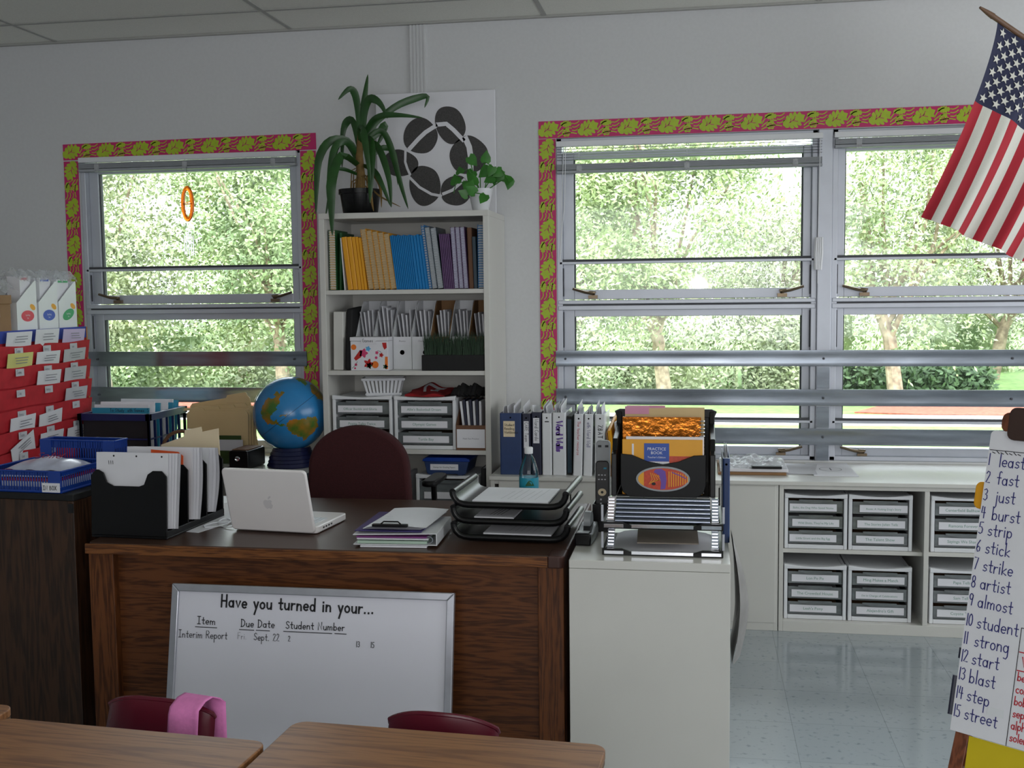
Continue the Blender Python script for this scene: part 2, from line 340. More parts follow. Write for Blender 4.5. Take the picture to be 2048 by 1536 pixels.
# ------------------------------------------------------------------ room shell
WY = 5.786; CZ = 3.015
XL, XR, YB = -4.6, 3.6, -2.6
floor_m = bpy.data.materials.new('floor_tile'); floor_m.use_nodes = True
t = floor_m.node_tree; b = t.nodes['Principled BSDF']; b.inputs['Roughness'].default_value = .13
tc = t.nodes.new('ShaderNodeTexCoord'); br = t.nodes.new('ShaderNodeTexBrick'); br.offset = 0
br.inputs['Scale'].default_value = 1; br.inputs['Brick Width'].default_value = .34; br.inputs['Row Height'].default_value = .34
br.inputs['Mortar Size'].default_value = .0012
br.inputs['Color1'].default_value = lin((158, 166, 170)); br.inputs['Color2'].default_value = lin((152, 161, 166)); br.inputs['Mortar'].default_value = lin((130, 138, 142))
t.links.new(tc.outputs['Object'], br.inputs['Vector'])
n = t.nodes.new('ShaderNodeTexNoise'); n.inputs['Scale'].default_value = 42; n.inputs['Detail'].default_value = 6; t.links.new(tc.outputs['Object'], n.inputs['Vector'])
rp = t.nodes.new('ShaderNodeValToRGB'); rp.color_ramp.elements[0].position = .26; rp.color_ramp.elements[0].color = (.35, .4, .45, 1); rp.color_ramp.elements[1].position = .42; rp.color_ramp.elements[1].color = (1, 1, 1, 1)
t.links.new(n.outputs['Fac'], rp.inputs[0]); mx = t.nodes.new('ShaderNodeMix'); mx.data_type = 'RGBA'; mx.blend_type = 'MULTIPLY'; mx.inputs[0].default_value = .6
t.links.new(br.outputs['Color'], mx.inputs[6]); t.links.new(rp.outputs[0], mx.inputs[7]); t.links.new(mx.outputs[2], b.inputs['Base Color'])
structure(MB().box((XL, YB, -.1), (XR, WY + .15, 0)), 'floor', floor_m)

OW1 = (-3.435, -2.135); OW2 = (-.738, .585); OW3 = (.656, 1.97); ZB, ZT = .72, 2.39
wb = MB()
wb.box((XL, WY, 0), (XR, WY + .15, ZB)); wb.box((XL, WY, ZT), (XR, WY + .15, CZ))
for a, c in ((XL, OW1[0]), (OW1[1], OW2[0]), (OW3[1], XR)): wb.box((a, WY, ZB), (c, WY + .15, ZT))
structure(wb, 'wall_back', WALL)
structure(MB().box((XL - .1, YB, 0), (XL, WY + .15, CZ)), 'wall_left', WALL)
structure(MB().box((XR, YB, 0), (XR + .1, WY + .15, CZ)), 'wall_right', WALL)
structure(MB().box((XL, YB - .1, 0), (XR, YB, CZ)), 'wall_rear', WALL)
ceil = structure(MB().box((XL - .1, YB - .1, CZ), (XR + .1, WY + .15, CZ + .15)), 'ceiling', CEIL)
gm = MB()
for x in (-3.53, -2.16, -.79, .58, 1.95): gm.box((x - .012, YB, CZ - .004), (x + .012, WY, CZ))
for k in range(11):
    y = 5.37 - k * .685
    if y > YB: gm.box((XL, y - .012, CZ - .005), (XR, y + .012, CZ - .0005))
gm.box((XL, WY - .022, CZ - .012), (XR, WY, CZ - .0005))
gm.build('grid_bar', GRIDM, ceil, kind='structure')
# moulded wiring duct running down the wall to the bookcase
dm = MB().box((-1.51, WY - .012, 2.0), (-1.42, WY, CZ - .014))
for k in range(5): dm.box((-1.506 + k * .0185, WY - .017, 2.0), (-1.498 + k * .0185, WY - .011, CZ - .014))
structure(dm, 'trim_3', WALL)

# ------------------------------------------------------------------ windows
def window(n, x0, x1, gx0, gx1, zt=ZT):
    root = bpy.data.objects.new('window_%d' % n, None); COL.objects.link(root); root['kind'] = 'structure'; root.location = (0, 0, 0)
    f = MB(); ya, yb = WY + .012, WY + .118; w = .028
    f.box((x0, ya, ZB), (x0 + w, yb, zt)); f.box((x1 - w, ya, ZB), (x1, yb, zt))
    f.box((x0, ya, zt - .03), (x1, yb, zt)); f.box((x0, ya, ZB), (x1, yb, ZB + .022))
    f.box((x0 + .005, ya - .004, 1.53), (x1 - .005, yb, 1.55)); f.box((x0 + .005, ya - .004, 1.498), (x1 - .005, yb, 1.522))
    f.box((x0, ya + .004, 1.52), (x1, yb, 1.532), 1)
    for s, (a, c) in enumerate(((x0 + w, x0 + w + .006), (x1 - w - .006, x1 - w))):
        f.box((a, ya + .012, 1.57), (c, ya + .02, 1.72), 1); f.box((a, ya + .012, 1.3), (c, ya + .02, 1.49), 1)
    f.build('window_frame', [ALU, ALUD], root, bevel=.003)
    for a, c in ((1.604, 2.285), (.782, 1.463)):
        s = MB(); y0, y1 = WY + .052, WY + .105
        s.box((x0 + w, y0, a - .05), (gx0, y1, c + .038)); s.box((gx1, y0, a - .05), (x1 - w, y1, c + .038))
        s.box((gx0, y0, a - .05), (gx1, y1, a)); s.box((gx0, y0, c), (gx1, y1, c + .038))
        s.box((gx0 + .001, y0 + .012, a + .001), (gx0 + .006, y1 - .012, c - .001), 1); s.box((gx1 - .006, y0 + .012, a + .001), (gx1 - .001, y1 - .012, c - .001), 1)
        so = s.build('sash', [ALU, ALUD], root, bevel=.003)
        MB().box((gx0, WY + .086, a), (gx1, WY + .09, c)).build('pane', PANE, root)
        zb = 1.752 if a > 1 else .925
        rb = MB().box((x0 + .012, WY + .014, zb), (x1 - .012, WY + .034, zb + .012), 1).box((x0 + .012, WY + .012, zb - .014), (x1 - .012, WY + .034, zb))
        rb.build('meeting_rail', [ALU, ALUD], root, bevel=.002)
        for side, hx in ((-1, gx0 + .1), (1, gx1 - .1)):
            h = MB(); z = a - .038
            h.box((hx - .024, WY + .03, z - .008), (hx + .024, WY + .053, z + .01))
            h.tube([(hx, WY + .04, z + .008), (hx - side * .01, WY + .03, z + .024), (hx + side * -.02 * -1, WY + .026, z + .026)], .009, 8)
            d = 1 if side < 0 else -1
            tip = .105 if n != 3 else .11
            h.tube([(hx, WY + .028, z + .02), (hx - d * .04, WY + .02, z + .026), (hx - d * tip, WY + .016, z + .045)], .009, 8, taper=.75)
            h.build('handle', BRONZE, root, smooth=True)
    return root
window(1, OW1[0], OW1[1], -3.352, -2.213); window(2, OW2[0], OW2[1], -.653, .517); window(3, OW3[0], OW3[1], .722, 1.9)
# galvanised post between the two right windows
pm = MB().box((OW2[1], WY - .004, ZB), (OW3[0], WY + .12, ZT)); structure(pm, 'trim_1', [ALU], bevel=.004)
pm = MB()
for a, c in ((1.09, 1.2), (.89, .998), (.722, .8)): pm.box((OW2[1] + .004, WY - .008, a), (OW3[0] - .004, WY - .0045, c))
structure(pm, 'trim_2', STEEL)

def bar(x0, x1, z0, z1, label):
    m = MB(); N = 14
    def fn(u, v): return (x0 + (x1 - x0) * u, WY - .018 - .002 * sin(u * 23) - .0015 * sin(v * 9), z0 + (z1 - z0) * v)
    m.grid(fn, 24, 4); m.grid(lambda u, v: tuple(Vector(fn(u, v)) + Vector((0, .006, 0))), 24, 4)
    m.box((x0, WY - .021, z1 - .001), (x1, WY - .008, z1 + .003))
    nx = 2 if x1 - x0 < 2 else 4
    for k in range(nx):
        x = x0 + .07 + (x1 - x0 - .14) * k / (nx - 1) if x1 < 0 else (.62 + .9 * (k - 1) if 0 < k else x0 + .05)
        m.lathe([(.006, 0), (.006, .004), (.003, .006)], 8, 1, at(x, WY - .021, (z0 + z1) / 2) @ FACE)
        m.box((x - .012, WY - .013, (z0 + z1) / 2 - .012), (x + .012, WY - .0005, (z0 + z1) / 2 + .012))
    o = m.build('safety_bar', [STEEL, ALUD], smooth=True)
    tag(o, label, 'window bar', 'steel bars across the windows')
L1 = 'flat galvanised steel bar across the %s, %s'
for (z0, z1), w in zip(((1.205, 1.284), (1.003, 1.084), (.803, .884)), ('highest of its three', 'middle of its three', 'lowest of its three')): bar(-.745, 2.05, z0, z1, L1 % ('two right windows', w))
for (z0, z1), w in zip(((1.205, 1.284), (1.003, 1.084)), ('upper of its pair', 'lower of its pair')): bar(-3.43, -2.12, z0, z1, L1 % ('left window', w))

# ------------------------------------------------------------------ blinds
def blind(x0, x1, ztop, zbot, slats, label, tilt=0):
    root = thing('window_blind', label, 'blind', ((x0 + x1) / 2, WY - .004, ztop), group='white mini blinds'); w = (x1 - x0) / 2
    MB().box((-w, -.02, -.028), (w, .012, 0)).build('headrail', WHITE2, root, bevel=.002)
    h = ztop - zbot
    s = MB()
    ns = slats
    if tilt:
        for k in range(ns):
            z = -.04 - (h - .11) * k / (ns - 1)
            s.prism([(-.022, z - .001), (-.005, z + .0015), (.01, z)], -w + .004, w - .004, 'yz'); 
        z0 = -h + .05
    else: z0 = -.03
    nst = 9
    for k in range(nst): s.box((-w + .004, -.024, -h + .018 + (z0 + h - .02) * k / nst), (w - .004, .009, -h + .018 + (z0 + h - .02) * (k + .72) / nst))
    s.build('slats', BLINDM, root)
    MB().box((-w + .002, -.025, -h), (w - .002, .01, -h + .015)).build('bottom_rail', BLINDM, root, bevel=.003)
    for q in (-.82, -.0, .8):
        c = MB(); c.tube([(q * w, -.027, -.028), (q * w, -.028, -h)], .0016, 5); c.box((q * w - .013, -.029, -h - .003), (q * w + .013, -.025, -h + .04))
        c.build('ladder_cord', FILM, root)
    return root
b1 = blind(-3.425, -2.15, 2.372, 2.292, 0, 'mini blind pulled fully up at the top of the left window')
b2 = blind(-.735, .605, 2.372, 2.206, 5, 'mini blind with a few open slats lowered a little over the middle window', 1)
b3 = blind(.66, 1.965, 2.372, 2.293, 0, 'mini blind pulled fully up at the top of the right window')
c = MB(); c.tube([(-.62, -.028, -.03), (-.625, -.03, -.3), (-.655, -.03, -.62)], .002, 5); c.tube([(-.63, -.028, -.03), (-.65, -.03, -.62)], .002, 5); c.build('pull_cord', WHITE2, b2)
c = MB(); c.tube([(.655, -.03, -.03), (.648, -.032, -.6), (.65, -.03, -.75)], .002, 5)
for k in range(4): c.tube([(.642 + .008 * k, -.034, -.52), (.636 + .01 * k, -.045, -.6), (.64 + .007 * k, -.04, -.68)], .009, 6)
c.build('cord_bundle', WHITE2, b2, smooth=True)

# ------------------------------------------------------------------ paper border strips
_u = []
for _i in range(5):
    _x = -.5 + .22 * _i; _h = .44 * sin(pi * (_i + 1) / 6.3) + .05; _u += [(_x - .03, _h * .8), (_x + .07, _h), (_x + .15, _h * .96), (_x + .155, _h * .5)]
LEAF = [(-.62, 0)] + _u + [(.7, .02)] + [(x, -y) for x, y in _u[::-1]]
def border(p0, p1, wdt, label, flip=1):
    d = Vector(p1) - Vector(p0); L = d.length; a = math.atan2(d.z, d.x)
    m = MB(); M0 = Matrix.Translation(p0) @ Matrix.Rotation(-a, 4, 'Y') @ FACE
    m.box((0, -wdt / 2, 0), (L, wdt / 2, .0012), 0, M0)
    Mz = M0 @ Matrix.Translation((0, 0, .0016)); k = 0; u = wdt * .55; pitch = wdt * 2.35
    while u < L - wdt * .3:
        c, s_ = cos(.42 * flip), sin(.42 * flip)
        m.flat([(u + (x * c - y * s_) * wdt * 1.02, (x * s_ + y * c) * wdt * .96) for x, y in LEAF], 1, Mz)
        for q in ((-.25, -.02, .1, .05), (0, 0, .2, .18), (.02, -.02, .2, -.15), (-.2, -.02, -.08, .16)):
            m.stroke([(u + (q[0] * c - q[1] * s_) * wdt, (q[0] * s_ + q[1] * c) * wdt), (u + (q[2] * c - q[3] * s_) * wdt, (q[2] * s_ + q[3] * c) * wdt)], wdt * .035, 0, Mz @ Matrix.Translation((0, 0, .0004)))
        uu = u + wdt * 1.1
        if uu < L - wdt * .45:
            m.flat([(uu + wdt * (.24 + .03 * cos(6 * t_)) * cos(t_), -flip * .2 * wdt + wdt * (.24 + .03 * cos(6 * t_)) * sin(t_)) for t_ in [2 * pi * i / 30 for i in range(30)]], 1, Mz)
            m.stroke([(uu + wdt * (.04 + .011 * i) * cos(i * .55), -flip * .2 * wdt + wdt * (.04 + .011 * i) * sin(i * .55)) for i in range(13)], wdt * .035, 0, Mz @ Matrix.Translation((0, 0, .0004)))
            for j in range(3):
                b0 = -.42 + .16 * j
                m.stroke([(uu + wdt * (-.5 + .22 * i - .06 * j * i), flip * wdt * (b0 + .13 * i * (1 + .25 * j) - .02 * i * i)) for i in range(6)], wdt * .06, 1, Mz)
                m.stroke([(uu + wdt * (.75 - .13 * i), flip * wdt * (.44 - .2 * j - .13 * i + .03 * i * i)) for i in range(4)], wdt * .055, 1, Mz)
            m.flat([(uu + wdt * (x * .55 - .02), flip * wdt * (.3 + y * .42)) for x, y in LEAF], 1, Mz)
        u += pitch
    o = m.build('border_strip', [PINK, LEAFG], fix=False)
    tag(o, label, 'wall border', 'pink and green leaf paper border')
bw = .088; y_ = WY - .0025
border((-3.525, y_, 2.406), (-2.04, y_, 2.42), bw, 'pink and green leaf border strip along the top of the left window')
border((-3.48, y_, 2.355), (-3.487, y_, 1.1), bw, 'pink and green leaf border strip down the left side of the left window', -1)
border((-2.087, y_, 2.37), (-2.10, y_, .99), bw, 'pink and green leaf border strip between the left window and the bookcase', -1)
border((-.828, y_, 2.435), (2.1, y_, 2.44), bw, 'pink and green leaf border strip along the top of the right windows')
border((-.784, y_, 2.388), (-.784, y_, .9), bw, 'pink and green leaf border strip down the wall beside the middle window', -1)

# ------------------------------------------------------------------ outdoors
def ground(name, z, rect, m): return structure(MB().box((rect[0], rect[2], z - .05), (rect[1], rect[3], z)), name, m)
LAWN = mat('lawn', (104, 132, 66), .9, rgb2=(76, 106, 46), scale=9)
PATH = mat('concrete_path', (180, 176, 168), .9, noise=.1, scale=6)
MULCH = mat('red_mulch', (150, 84, 64), .9, rgb2=(116, 58, 42), scale=16)
FOL = [mat('foliage_bright', (178, 190, 140), .5, rgb2=(104, 122, 78), scale=1.6), mat('foliage_mid', (162, 176, 128), .5, rgb2=(92, 112, 72), scale=1.6), mat('foliage_olive', (182, 188, 150), .5, rgb2=(112, 122, 90), scale=1.6)]
HEDGE = mat('hedge_leaf', (84, 110, 68), .7, rgb2=(50, 74, 42), scale=6)
BARK = mat('bark', (176, 158, 136), .9, rgb2=(116, 100, 84), scale=9)
structure(MB().box((-40, 6.0, -.5), (30, 60, -.2)), 'ground', LAWN)
structure(MB().box((-40, 14.9, -.2), (30, 16.1, -.185)), 'path', PATH)
structure(MB().prism([(2.2, 16.4), (3.2, 16.15), (7, 16.15), (9, 17.6), (6, 18.2), (3, 17.9)], -.2, -.18, 'xy'), 'mulch_bed', MULCH)
structure(MB().prism([(-9.5, 16.2), (-8, 16.5), (-6.8, 17), (-7.4, 17.7), (-9.6, 17.2)], -.2, -.18, 'xy'), 'mulch_bed', MULCH)
def leaves(mb, n, fn, size, m=0):
    for _ in range(n):
        p = Vector(fn()); a = Vector((random.gauss(0, 1), random.gauss(0, 1), random.gauss(0, 1))).normalized(); b_ = a.orthogonal().normalized()
        s = size * random.uniform(.6, 1.3); a *= s; b_ *= s * .5
        mb.add([p - a, p + b_, p + a, p - b_], [(0, 1, 2, 3)], m)
def tree(x, y, cz, rx, rz, n, label, fol, lean=0.0, tr=.13, gap=None):
    root = thing('tree', label, 'tree', (x, y, -.2), group='trees beyond the windows')
    m = MB(); clumps = []
    for _ in range(34):
        d = Vector((random.gauss(0, 1), random.gauss(0, 1), random.gauss(0, 1))).normalized() * random.uniform(.35, 1) ** .5
        clumps.append((d.x * rx, d.y * rx * .8, cz + d.z * rz))
    def fn():
        c_ = random.choice(clumps); q = random.uniform(.25, .75)
        return (min(rx * 1.22, max(-rx * 1.22, c_[0] + random.gauss(0, q * .7))), random.uniform(-1.1, 1.1) if abs(c_[1]) > 1 else min(1.15, max(-1.15, c_[1] + random.gauss(0, q * .7))), max(.25, c_[2] + random.gauss(0, q * .6)))
    leaves(m, int(n * 3.0), fn, .047); m.build('crown', fol, root, fix=False)
    k = MB(); top = cz + rz * .3
    k.tube([(0, 0, 0), (lean * .3, 0, 1.0), (lean, .1, 1.8), (lean * 1.4, .1, top)], tr, 9, taper=.45)
    for _ in range(9):
        c_ = random.choice(clumps); z = random.uniform(.9, 1.9)
        k.tube([(lean * .5 * z / 1.8, 0, z), (c_[0] * .5 + random.uniform(-.2, .2), c_[1] * .4 - .2, z + (c_[2] - z) * .55), (c_[0], c_[1] - .3, c_[2])], tr * .36, 6, taper=.3)
    k.build('trunk', BARK, root, smooth=True)
TR = [(-14.0, 22.7, 2.9, 1.5, 2.3, 6500, 0, .3), (-10.5, 18.3, 2.7, 1.35, 2.3, 8500, 2, -.4), (-9.8, 22.7, 3.2, 1.5, 2.5, 8000, 0, .5), (-7.15, 18.3, 2.8, 1.3, 2.2, 8000, 1, -.2), (-5.4, 23.5, 2.8, 1.4, 2.2, 2500, 0, .2),
      (-2.6, 22.6, 3.2, 1.6, 2.5, 8500, 1, .4), (-.55, 18.2, 3.3, 1.5, 2.3, 9000, 0, -.4), (1.6, 22.8, 2.2, 1.4, 1.5, 6000, 2, .3), (3.1, 18.3, 2.9, 1.3, 1.9, 5200, 0, -.4), (5.6, 22.6, 3.2, 1.5, 2.5, 8000, 2, .6), (7.0, 18.4, 3.2, 1.4, 2.4, 6000, 1, 0)]
TL = ['leafy tree at the far left edge of the left window view', 'pale leafy tree nearest the glass in the left half of the left window', 'bright leafy tree set back behind the two nearer trees of the left window', 'leafy tree nearest the glass in the right half of the left window', 'thin tree hidden behind the bookcase wall',
      'leafy tree behind the left part of the middle window', 'bright dense tree filling the centre of the middle window', 'low pale tree under the open sky at the right of the middle window', 'airy bright tree at the left of the right window', 'pale tree with bare branches behind the flag', 'leafy tree at the far right beyond the flag']
for (x, y, cz, rx, rz, n_, f, le), lb in zip(TR, TL):
    if 'hidden' in lb: continue
    tree(x, y, cz, rx, rz, n_, lb, FOL[f], le)
def bush(x, y, rx, hgt, label, n=5200):
    m = MB()
    leaves(m, n, lambda: (max(-rx, min(rx, random.gauss(0, rx * .6))), max(-.75, min(.75, random.gauss(0, .4))), min(hgt, abs(random.gauss(0, hgt * .5)))), .05)
    m.box((-rx * .5, -.25, 0), (rx * .5, .25, hgt * .55)); tag(m.build('bush', FOL[random.choice((0, 1, 2))], loc=(x, y, -.2), fix=False), label, 'bush', 'bushes behind the trees')
for x, y, rx, hg, lb in ((-13.0, 20.5, 1.25, 1.9, 'leafy bush low at the left edge of the left window'), (-10.4, 20.5, 1.15, 1.8, 'leafy bush low behind the wind chime, under the trees'), (-7.9, 20.5, 1.2, 1.7, 'leafy bush low at the right of the left window'), (-3.2, 20.5, 1.25, 1.5, 'leafy bush low at the left of the middle window'), (-.6, 20.5, 1.25, 1.3, 'leafy bush low behind the middle of the middle window'), (1.5, 20.5, .7, 1.3, 'leafy bush low behind the post between the right windows'), (2.5, 25.0, 1.5, 2.5, 'tall bush beyond the hedge at the left of the right window'), (5.7, 25.0, 1.5, 2.5, 'tall bush beyond the hedge behind the easel side of the right window'), (7.4, 20.5, 1.4, 1.7, 'leafy bush low at the far right behind the flag')):
    bush(x, y, rx, hg, lb)
hm = MB()
leaves(hm, 5200, lambda: (random.uniform(2.3, 5.0), 20.4 + max(-.7, min(.7, random.gauss(0, .3))), random.uniform(-.18, .28 + .1 * sin(random.uniform(0, 6)))), .07)
hm.box((2.35, 20.2, -.2), (4.95, 20.7, .18))
tag(hm.build('hedge', HEDGE, fix=False), 'clipped dark green hedge seen low through the right window', 'hedge')

# ------------------------------------------------------------------ bookcase against the wall
BX0, BX1, BY = -1.878, -1.014, 5.325
bc = thing('bookcase', 'tall white laminate bookcase between the left and middle windows', 'bookcase', ((BX0 + BX1) / 2, (BY + WY) / 2, 0))
hw, hd = (BX1 - BX0) / 2, (WY - BY) / 2 - .004; pt = .028
for s in (-1, 1): MB().box((s * hw, -hd, 0) if s < 0 else (hw - pt, -hd, 0), (-hw + pt, hd, 1.97) if s < 0 else (hw, hd, 1.97)).build('side_panel', WHITE, bc, bevel=.0015)
MB().box((-hw, -hd, 1.97), (hw, hd, 1.998)).build('top_panel', WHITE, bc, bevel=.0015)
MB().box((-hw + pt, hd - .01, .05), (hw - pt, hd, 1.97)).build('back_panel', WHITE, bc)
SH = [1.616, 1.212, .815, .42, .09]
for z in SH: MB().box((-hw + pt, -hd + .004, z - .022), (hw - pt, hd - .01, z)).build('shelf', WHITE, bc, bevel=.0015)
bcx = (BX0 + BX1) / 2

# picture of six banded stones, standing on the bookcase against the wall
ar = thing('stone_picture', 'white canvas picture of six grey stones with white bands in a ring', 'picture', (-1.375, WY - .03, 2.0))
aw = MB().box((-.32, 0, 0), (.322, .02, .648)); aw.build('canvas', PAPER, ar, bevel=.002)
def px(x, y): return ((x - 871) * .00269, (420 - y) * .00269)
st = MB()
for (cx, cy, rx, ry, a) in ((902, 243, 30, 37, -20), (842, 263, 36, 34, 30), (800, 314, 35, 26, 8), (849, 359, 33, 39, -8), (938, 303, 37, 37, 15), (911, 371, 29, 30, 40)):
    c = [(rx * cos(q) * (1 + .05 * sin(2 * q + a)), ry * sin(q) * (1 + .05 * cos(3 * q))) for q in [2 * pi * i / 40 for i in range(40)]]
    P = [px(cx + x * cos(R(a)) - y * sin(R(a)), cy + x * sin(R(a)) + y * cos(R(a))) for x, y in c]
    st.prism(P, -.0015, -.0002, 'xz', 0)
st.build('stones', STONE, ar)
bd = MB()
for pts, w in (([(876, 242), (894, 241), (908, 253), (927, 273)], .022), ([(820, 286), (838, 268), (852, 256), (873, 244)], .022), ([(811, 290), (810, 312), (814, 325), (819, 336)], .013), ([(820, 344), (838, 362), (862, 376), (881, 380)], .014), ([(932, 271), (939, 287), (942, 308), (941, 339)], .03), ([(886, 376), (905, 369), (928, 350)], .016)):
    Q = []
    for i in range(len(pts) - 1):
        for k in range(4): Q.append(px(pts[i][0] + (pts[i + 1][0] - pts[i][0]) * k / 4, pts[i][1] + (pts[i + 1][1] - pts[i][1]) * k / 4))
    Q.append(px(*pts[-1])); bd.stroke(Q, w, 0, Matrix.Translation((0, -.0022, 0)) @ FACE)
bd.build('white_bands', PAPER, ar, fix=False)

# potted plants on top
def strap(mb, pts, w, m=0, curl=.25):
    P = [Vector(p) for p in pts]
    def cr(t):
        t *= len(P) - 1; i = min(int(t), len(P) - 2); u = t - i
        p0, p1, p2, p3 = P[max(i - 1, 0)], P[i], P[i + 1], P[min(i + 2, len(P) - 1)]
        return .5 * ((2 * p1) + (p2 - p0) * u + (2 * p0 - 5 * p1 + 4 * p2 - p3) * u * u + (3 * p1 - p0 - 3 * p2 + p3) * u ** 3)
    n = 16; vs = []
    for i in range(n + 1):
        t = i / n; p = cr(t); d = (cr(min(1, t + .02)) - cr(max(0, t - .02))).normalized()
        side = d.cross(Vector((0, 1, .25))); 
        if side.length < .05: side = Vector((1, 0, 0))
        side.normalize(); nn = d.cross(side).normalized()
        ww = w * (.55 + .45 * sin(min(1, t * 1.6) * pi / 2)) * (1 - max(0, t - .55) / .45) ** .7 + .0008
        vs += [p - side * ww, p + nn * ww * curl, p + side * ww]
    fs = []
    for i in range(n): a = 3 * i; fs += [(a, a + 1, a + 4, a + 3), (a + 1, a + 2, a + 5, a + 4)]
    mb.add(vs, fs, m)
dr = thing('potted_plant', 'tall arching strap-leaved plant in a black pot on top of the bookcase', 'plant', (-1.718, 5.52, 1.999))
MB().lathe([(.085, 0), (.088, .004), (.103, .105), (.11, .106), (.11, .13), (.104, .13), (.1, .11)], 28).build('pot', BLACK, dr, smooth=True)
MB().lathe([(.0, .113), (.098, .112)], 20).build('soil', SOIL, dr)
m = MB()
m.tube([(0, 0, .1), (.006, 0, .2), (0, 0, .3), (.01, 0, .42)], .026, 10, taper=.6)
for k in range(12): a = k * .9; m.tube([(.02 * cos(a), .02 * sin(a), .15 + .008 * k), (.04 * cos(a), .04 * sin(a), .14 + .008 * k), (.05 * cos(a), .05 * sin(a), .1)], .003, 5)
m.build('stem', STEMM, dr, smooth=True)
def zz(x, y): return ((x - 402) * .0007985, (955 - y) * .000798 + .0)      # leaf sketch units -> metres
LV = [([(425, 480), (435, 370), (455, 240), (482, 75)], .016, -.03), ([(412, 480), (410, 300), (400, 195), (365, 170), (295, 232)], .016, -.06), ([(432, 480), (450, 330), (490, 240), (545, 245), (590, 290), (622, 365)], .017, -.08),
      ([(440, 470), (520, 360), (640, 265), (770, 215), (840, 210), (818, 278)], .015, .06), ([(430, 470), (500, 375), (590, 345), (720, 352), (855, 372)], .012, -.1), ([(400, 520), (360, 360), (310, 350), (275, 430), (265, 650)], .016, .05),
      ([(395, 560), (330, 480), (230, 490), (170, 600), (150, 780), (142, 955)], .018, -.09), ([(395, 580), (345, 500), (275, 530), (240, 720), (232, 935)], .014, -.1), ([(398, 640), (355, 600), (325, 760), (318, 930), (320, 1100)], .021, -.26),
      ([(440, 480), (500, 500), (515, 680), (505, 890)], .019, -.1), ([(440, 480), (540, 420), (600, 510), (665, 760), (712, 920)], .014, .02), ([(445, 560), (520, 510), (590, 600), (640, 760), (650, 922)], .015, -.12),
      ([(430, 640), (520, 680), (590, 760), (655, 920)], .013, -.14), ([(440, 500), (520, 440), (562, 380), (545, 440), (500, 520)], .015, .04), ([(395, 620), (300, 480), (215, 520), (185, 690), (130, 960)], .014, .08),
      ([(415, 520), (430, 420), (470, 450), (500, 600), (520, 760)], .016, -.12), ([(420, 520), (480, 560), (540, 520), (610, 560), (625, 760)], .012, .08), ([(400, 700), (330, 670), (260, 672)], .008, -.1)]
m = MB()
for pts, w, yo in LV:
    n = len(pts); strap(m, [(zz(*p)[0], yo * min(1, i * 1.6 / (n - 1)) if yo > -.2 else yo * min(1, i / 1.5), zz(*p)[1]) for i, p in enumerate(pts)], w * 1.2)
m.build('foliage', PLANT, dr, fix=False, smooth=True)
m = MB(); strap(m, [(.04, 0, .2), (.075, -.08, .17), (.09, -.1, .07), (.1, -.1, .012)], .008); strap(m, [(.03, 0, .25), (.12, -.06, .15), (.135, -.08, .03)], .007); strap(m, [(.02, 0, .2), (.11, -.07, .1), (.24, -.1, .03)], .004)
m.build('dry_leaf', STEMM, dr, fix=False)
po = thing('potted_plant', 'trailing heart-leaved vine in a small white pot on top of the bookcase', 'plant', (-1.085, 5.5, 1.999))
MB().lathe([(.038, 0), (.04, .003), (.062, .11), (.063, .115), (.056, .115), (.055, .1)], 24, sx=1).build('pot', WHITE2, po, smooth=True)
MB().lathe([(0, .098), (.055, .097)], 16).build('soil', SOIL, po)
HEART = [(0, 0), (.3, -.16), (.52, .1), (.46, .5), (.22, .85), (0, 1.15), (-.22, .85), (-.46, .5), (-.52, .1), (-.3, -.16)]
vm = MB(); lm = MB()
VN = [[(0, 0, .1), (-.03, -.04, .2), (-.045, -.05, .27)], [(0, 0, .1), (.01, -.05, .19), (.04, -.07, .24), (.08, -.08, .215)], [(0, 0, .1), (-.06, -.05, .15), (-.11, -.07, .14), (-.12, -.08, .09)], [(.01, 0, .1), (.08, -.03, .19), (.12, -.05, .2), (.16, -.07, .14)],
      [(0, -.02, .1), (-.02, -.08, .13), (-.045, -.1, .1), (-.04, -.12, .075), (.0, -.13, .085), (.05, -.13, .075)], [(.02, 0, .1), (.05, -.04, .21), (.075, -.05, .17)], [(0, 0, .1), (-.05, -.05, .21), (-.09, -.06, .19)], [(.02, 0, .1), (.11, -.03, .15), (.16, -.05, .155)]]
for v_ in VN:
    vm.tube(v_, .0028, 5)
    for j, p in enumerate(v_[1:]):
        if random.random() < .9:
            s = random.uniform(.045, .06); ang = random.uniform(-1.2, 1.2) + (pi if random.random() < .6 else 0)
            Mx = Matrix.Translation(p) @ Matrix.Rotation(ang, 4, 'Y') @ Matrix.Rotation(R(90 + random.uniform(-45, 30)), 4, 'X') @ Matrix.Scale(s, 4)
            lm.add([(x, y, -.12 * abs(x)) for x, y in HEART] + [(0, .3, 0)], [(i, (i + 1) % 10, 10) for i in range(10)], 0, Mx)
vm.build('vine_stem', PLANT2, po); lm.build('foliage', PLANT2, po, fix=False, smooth=True)

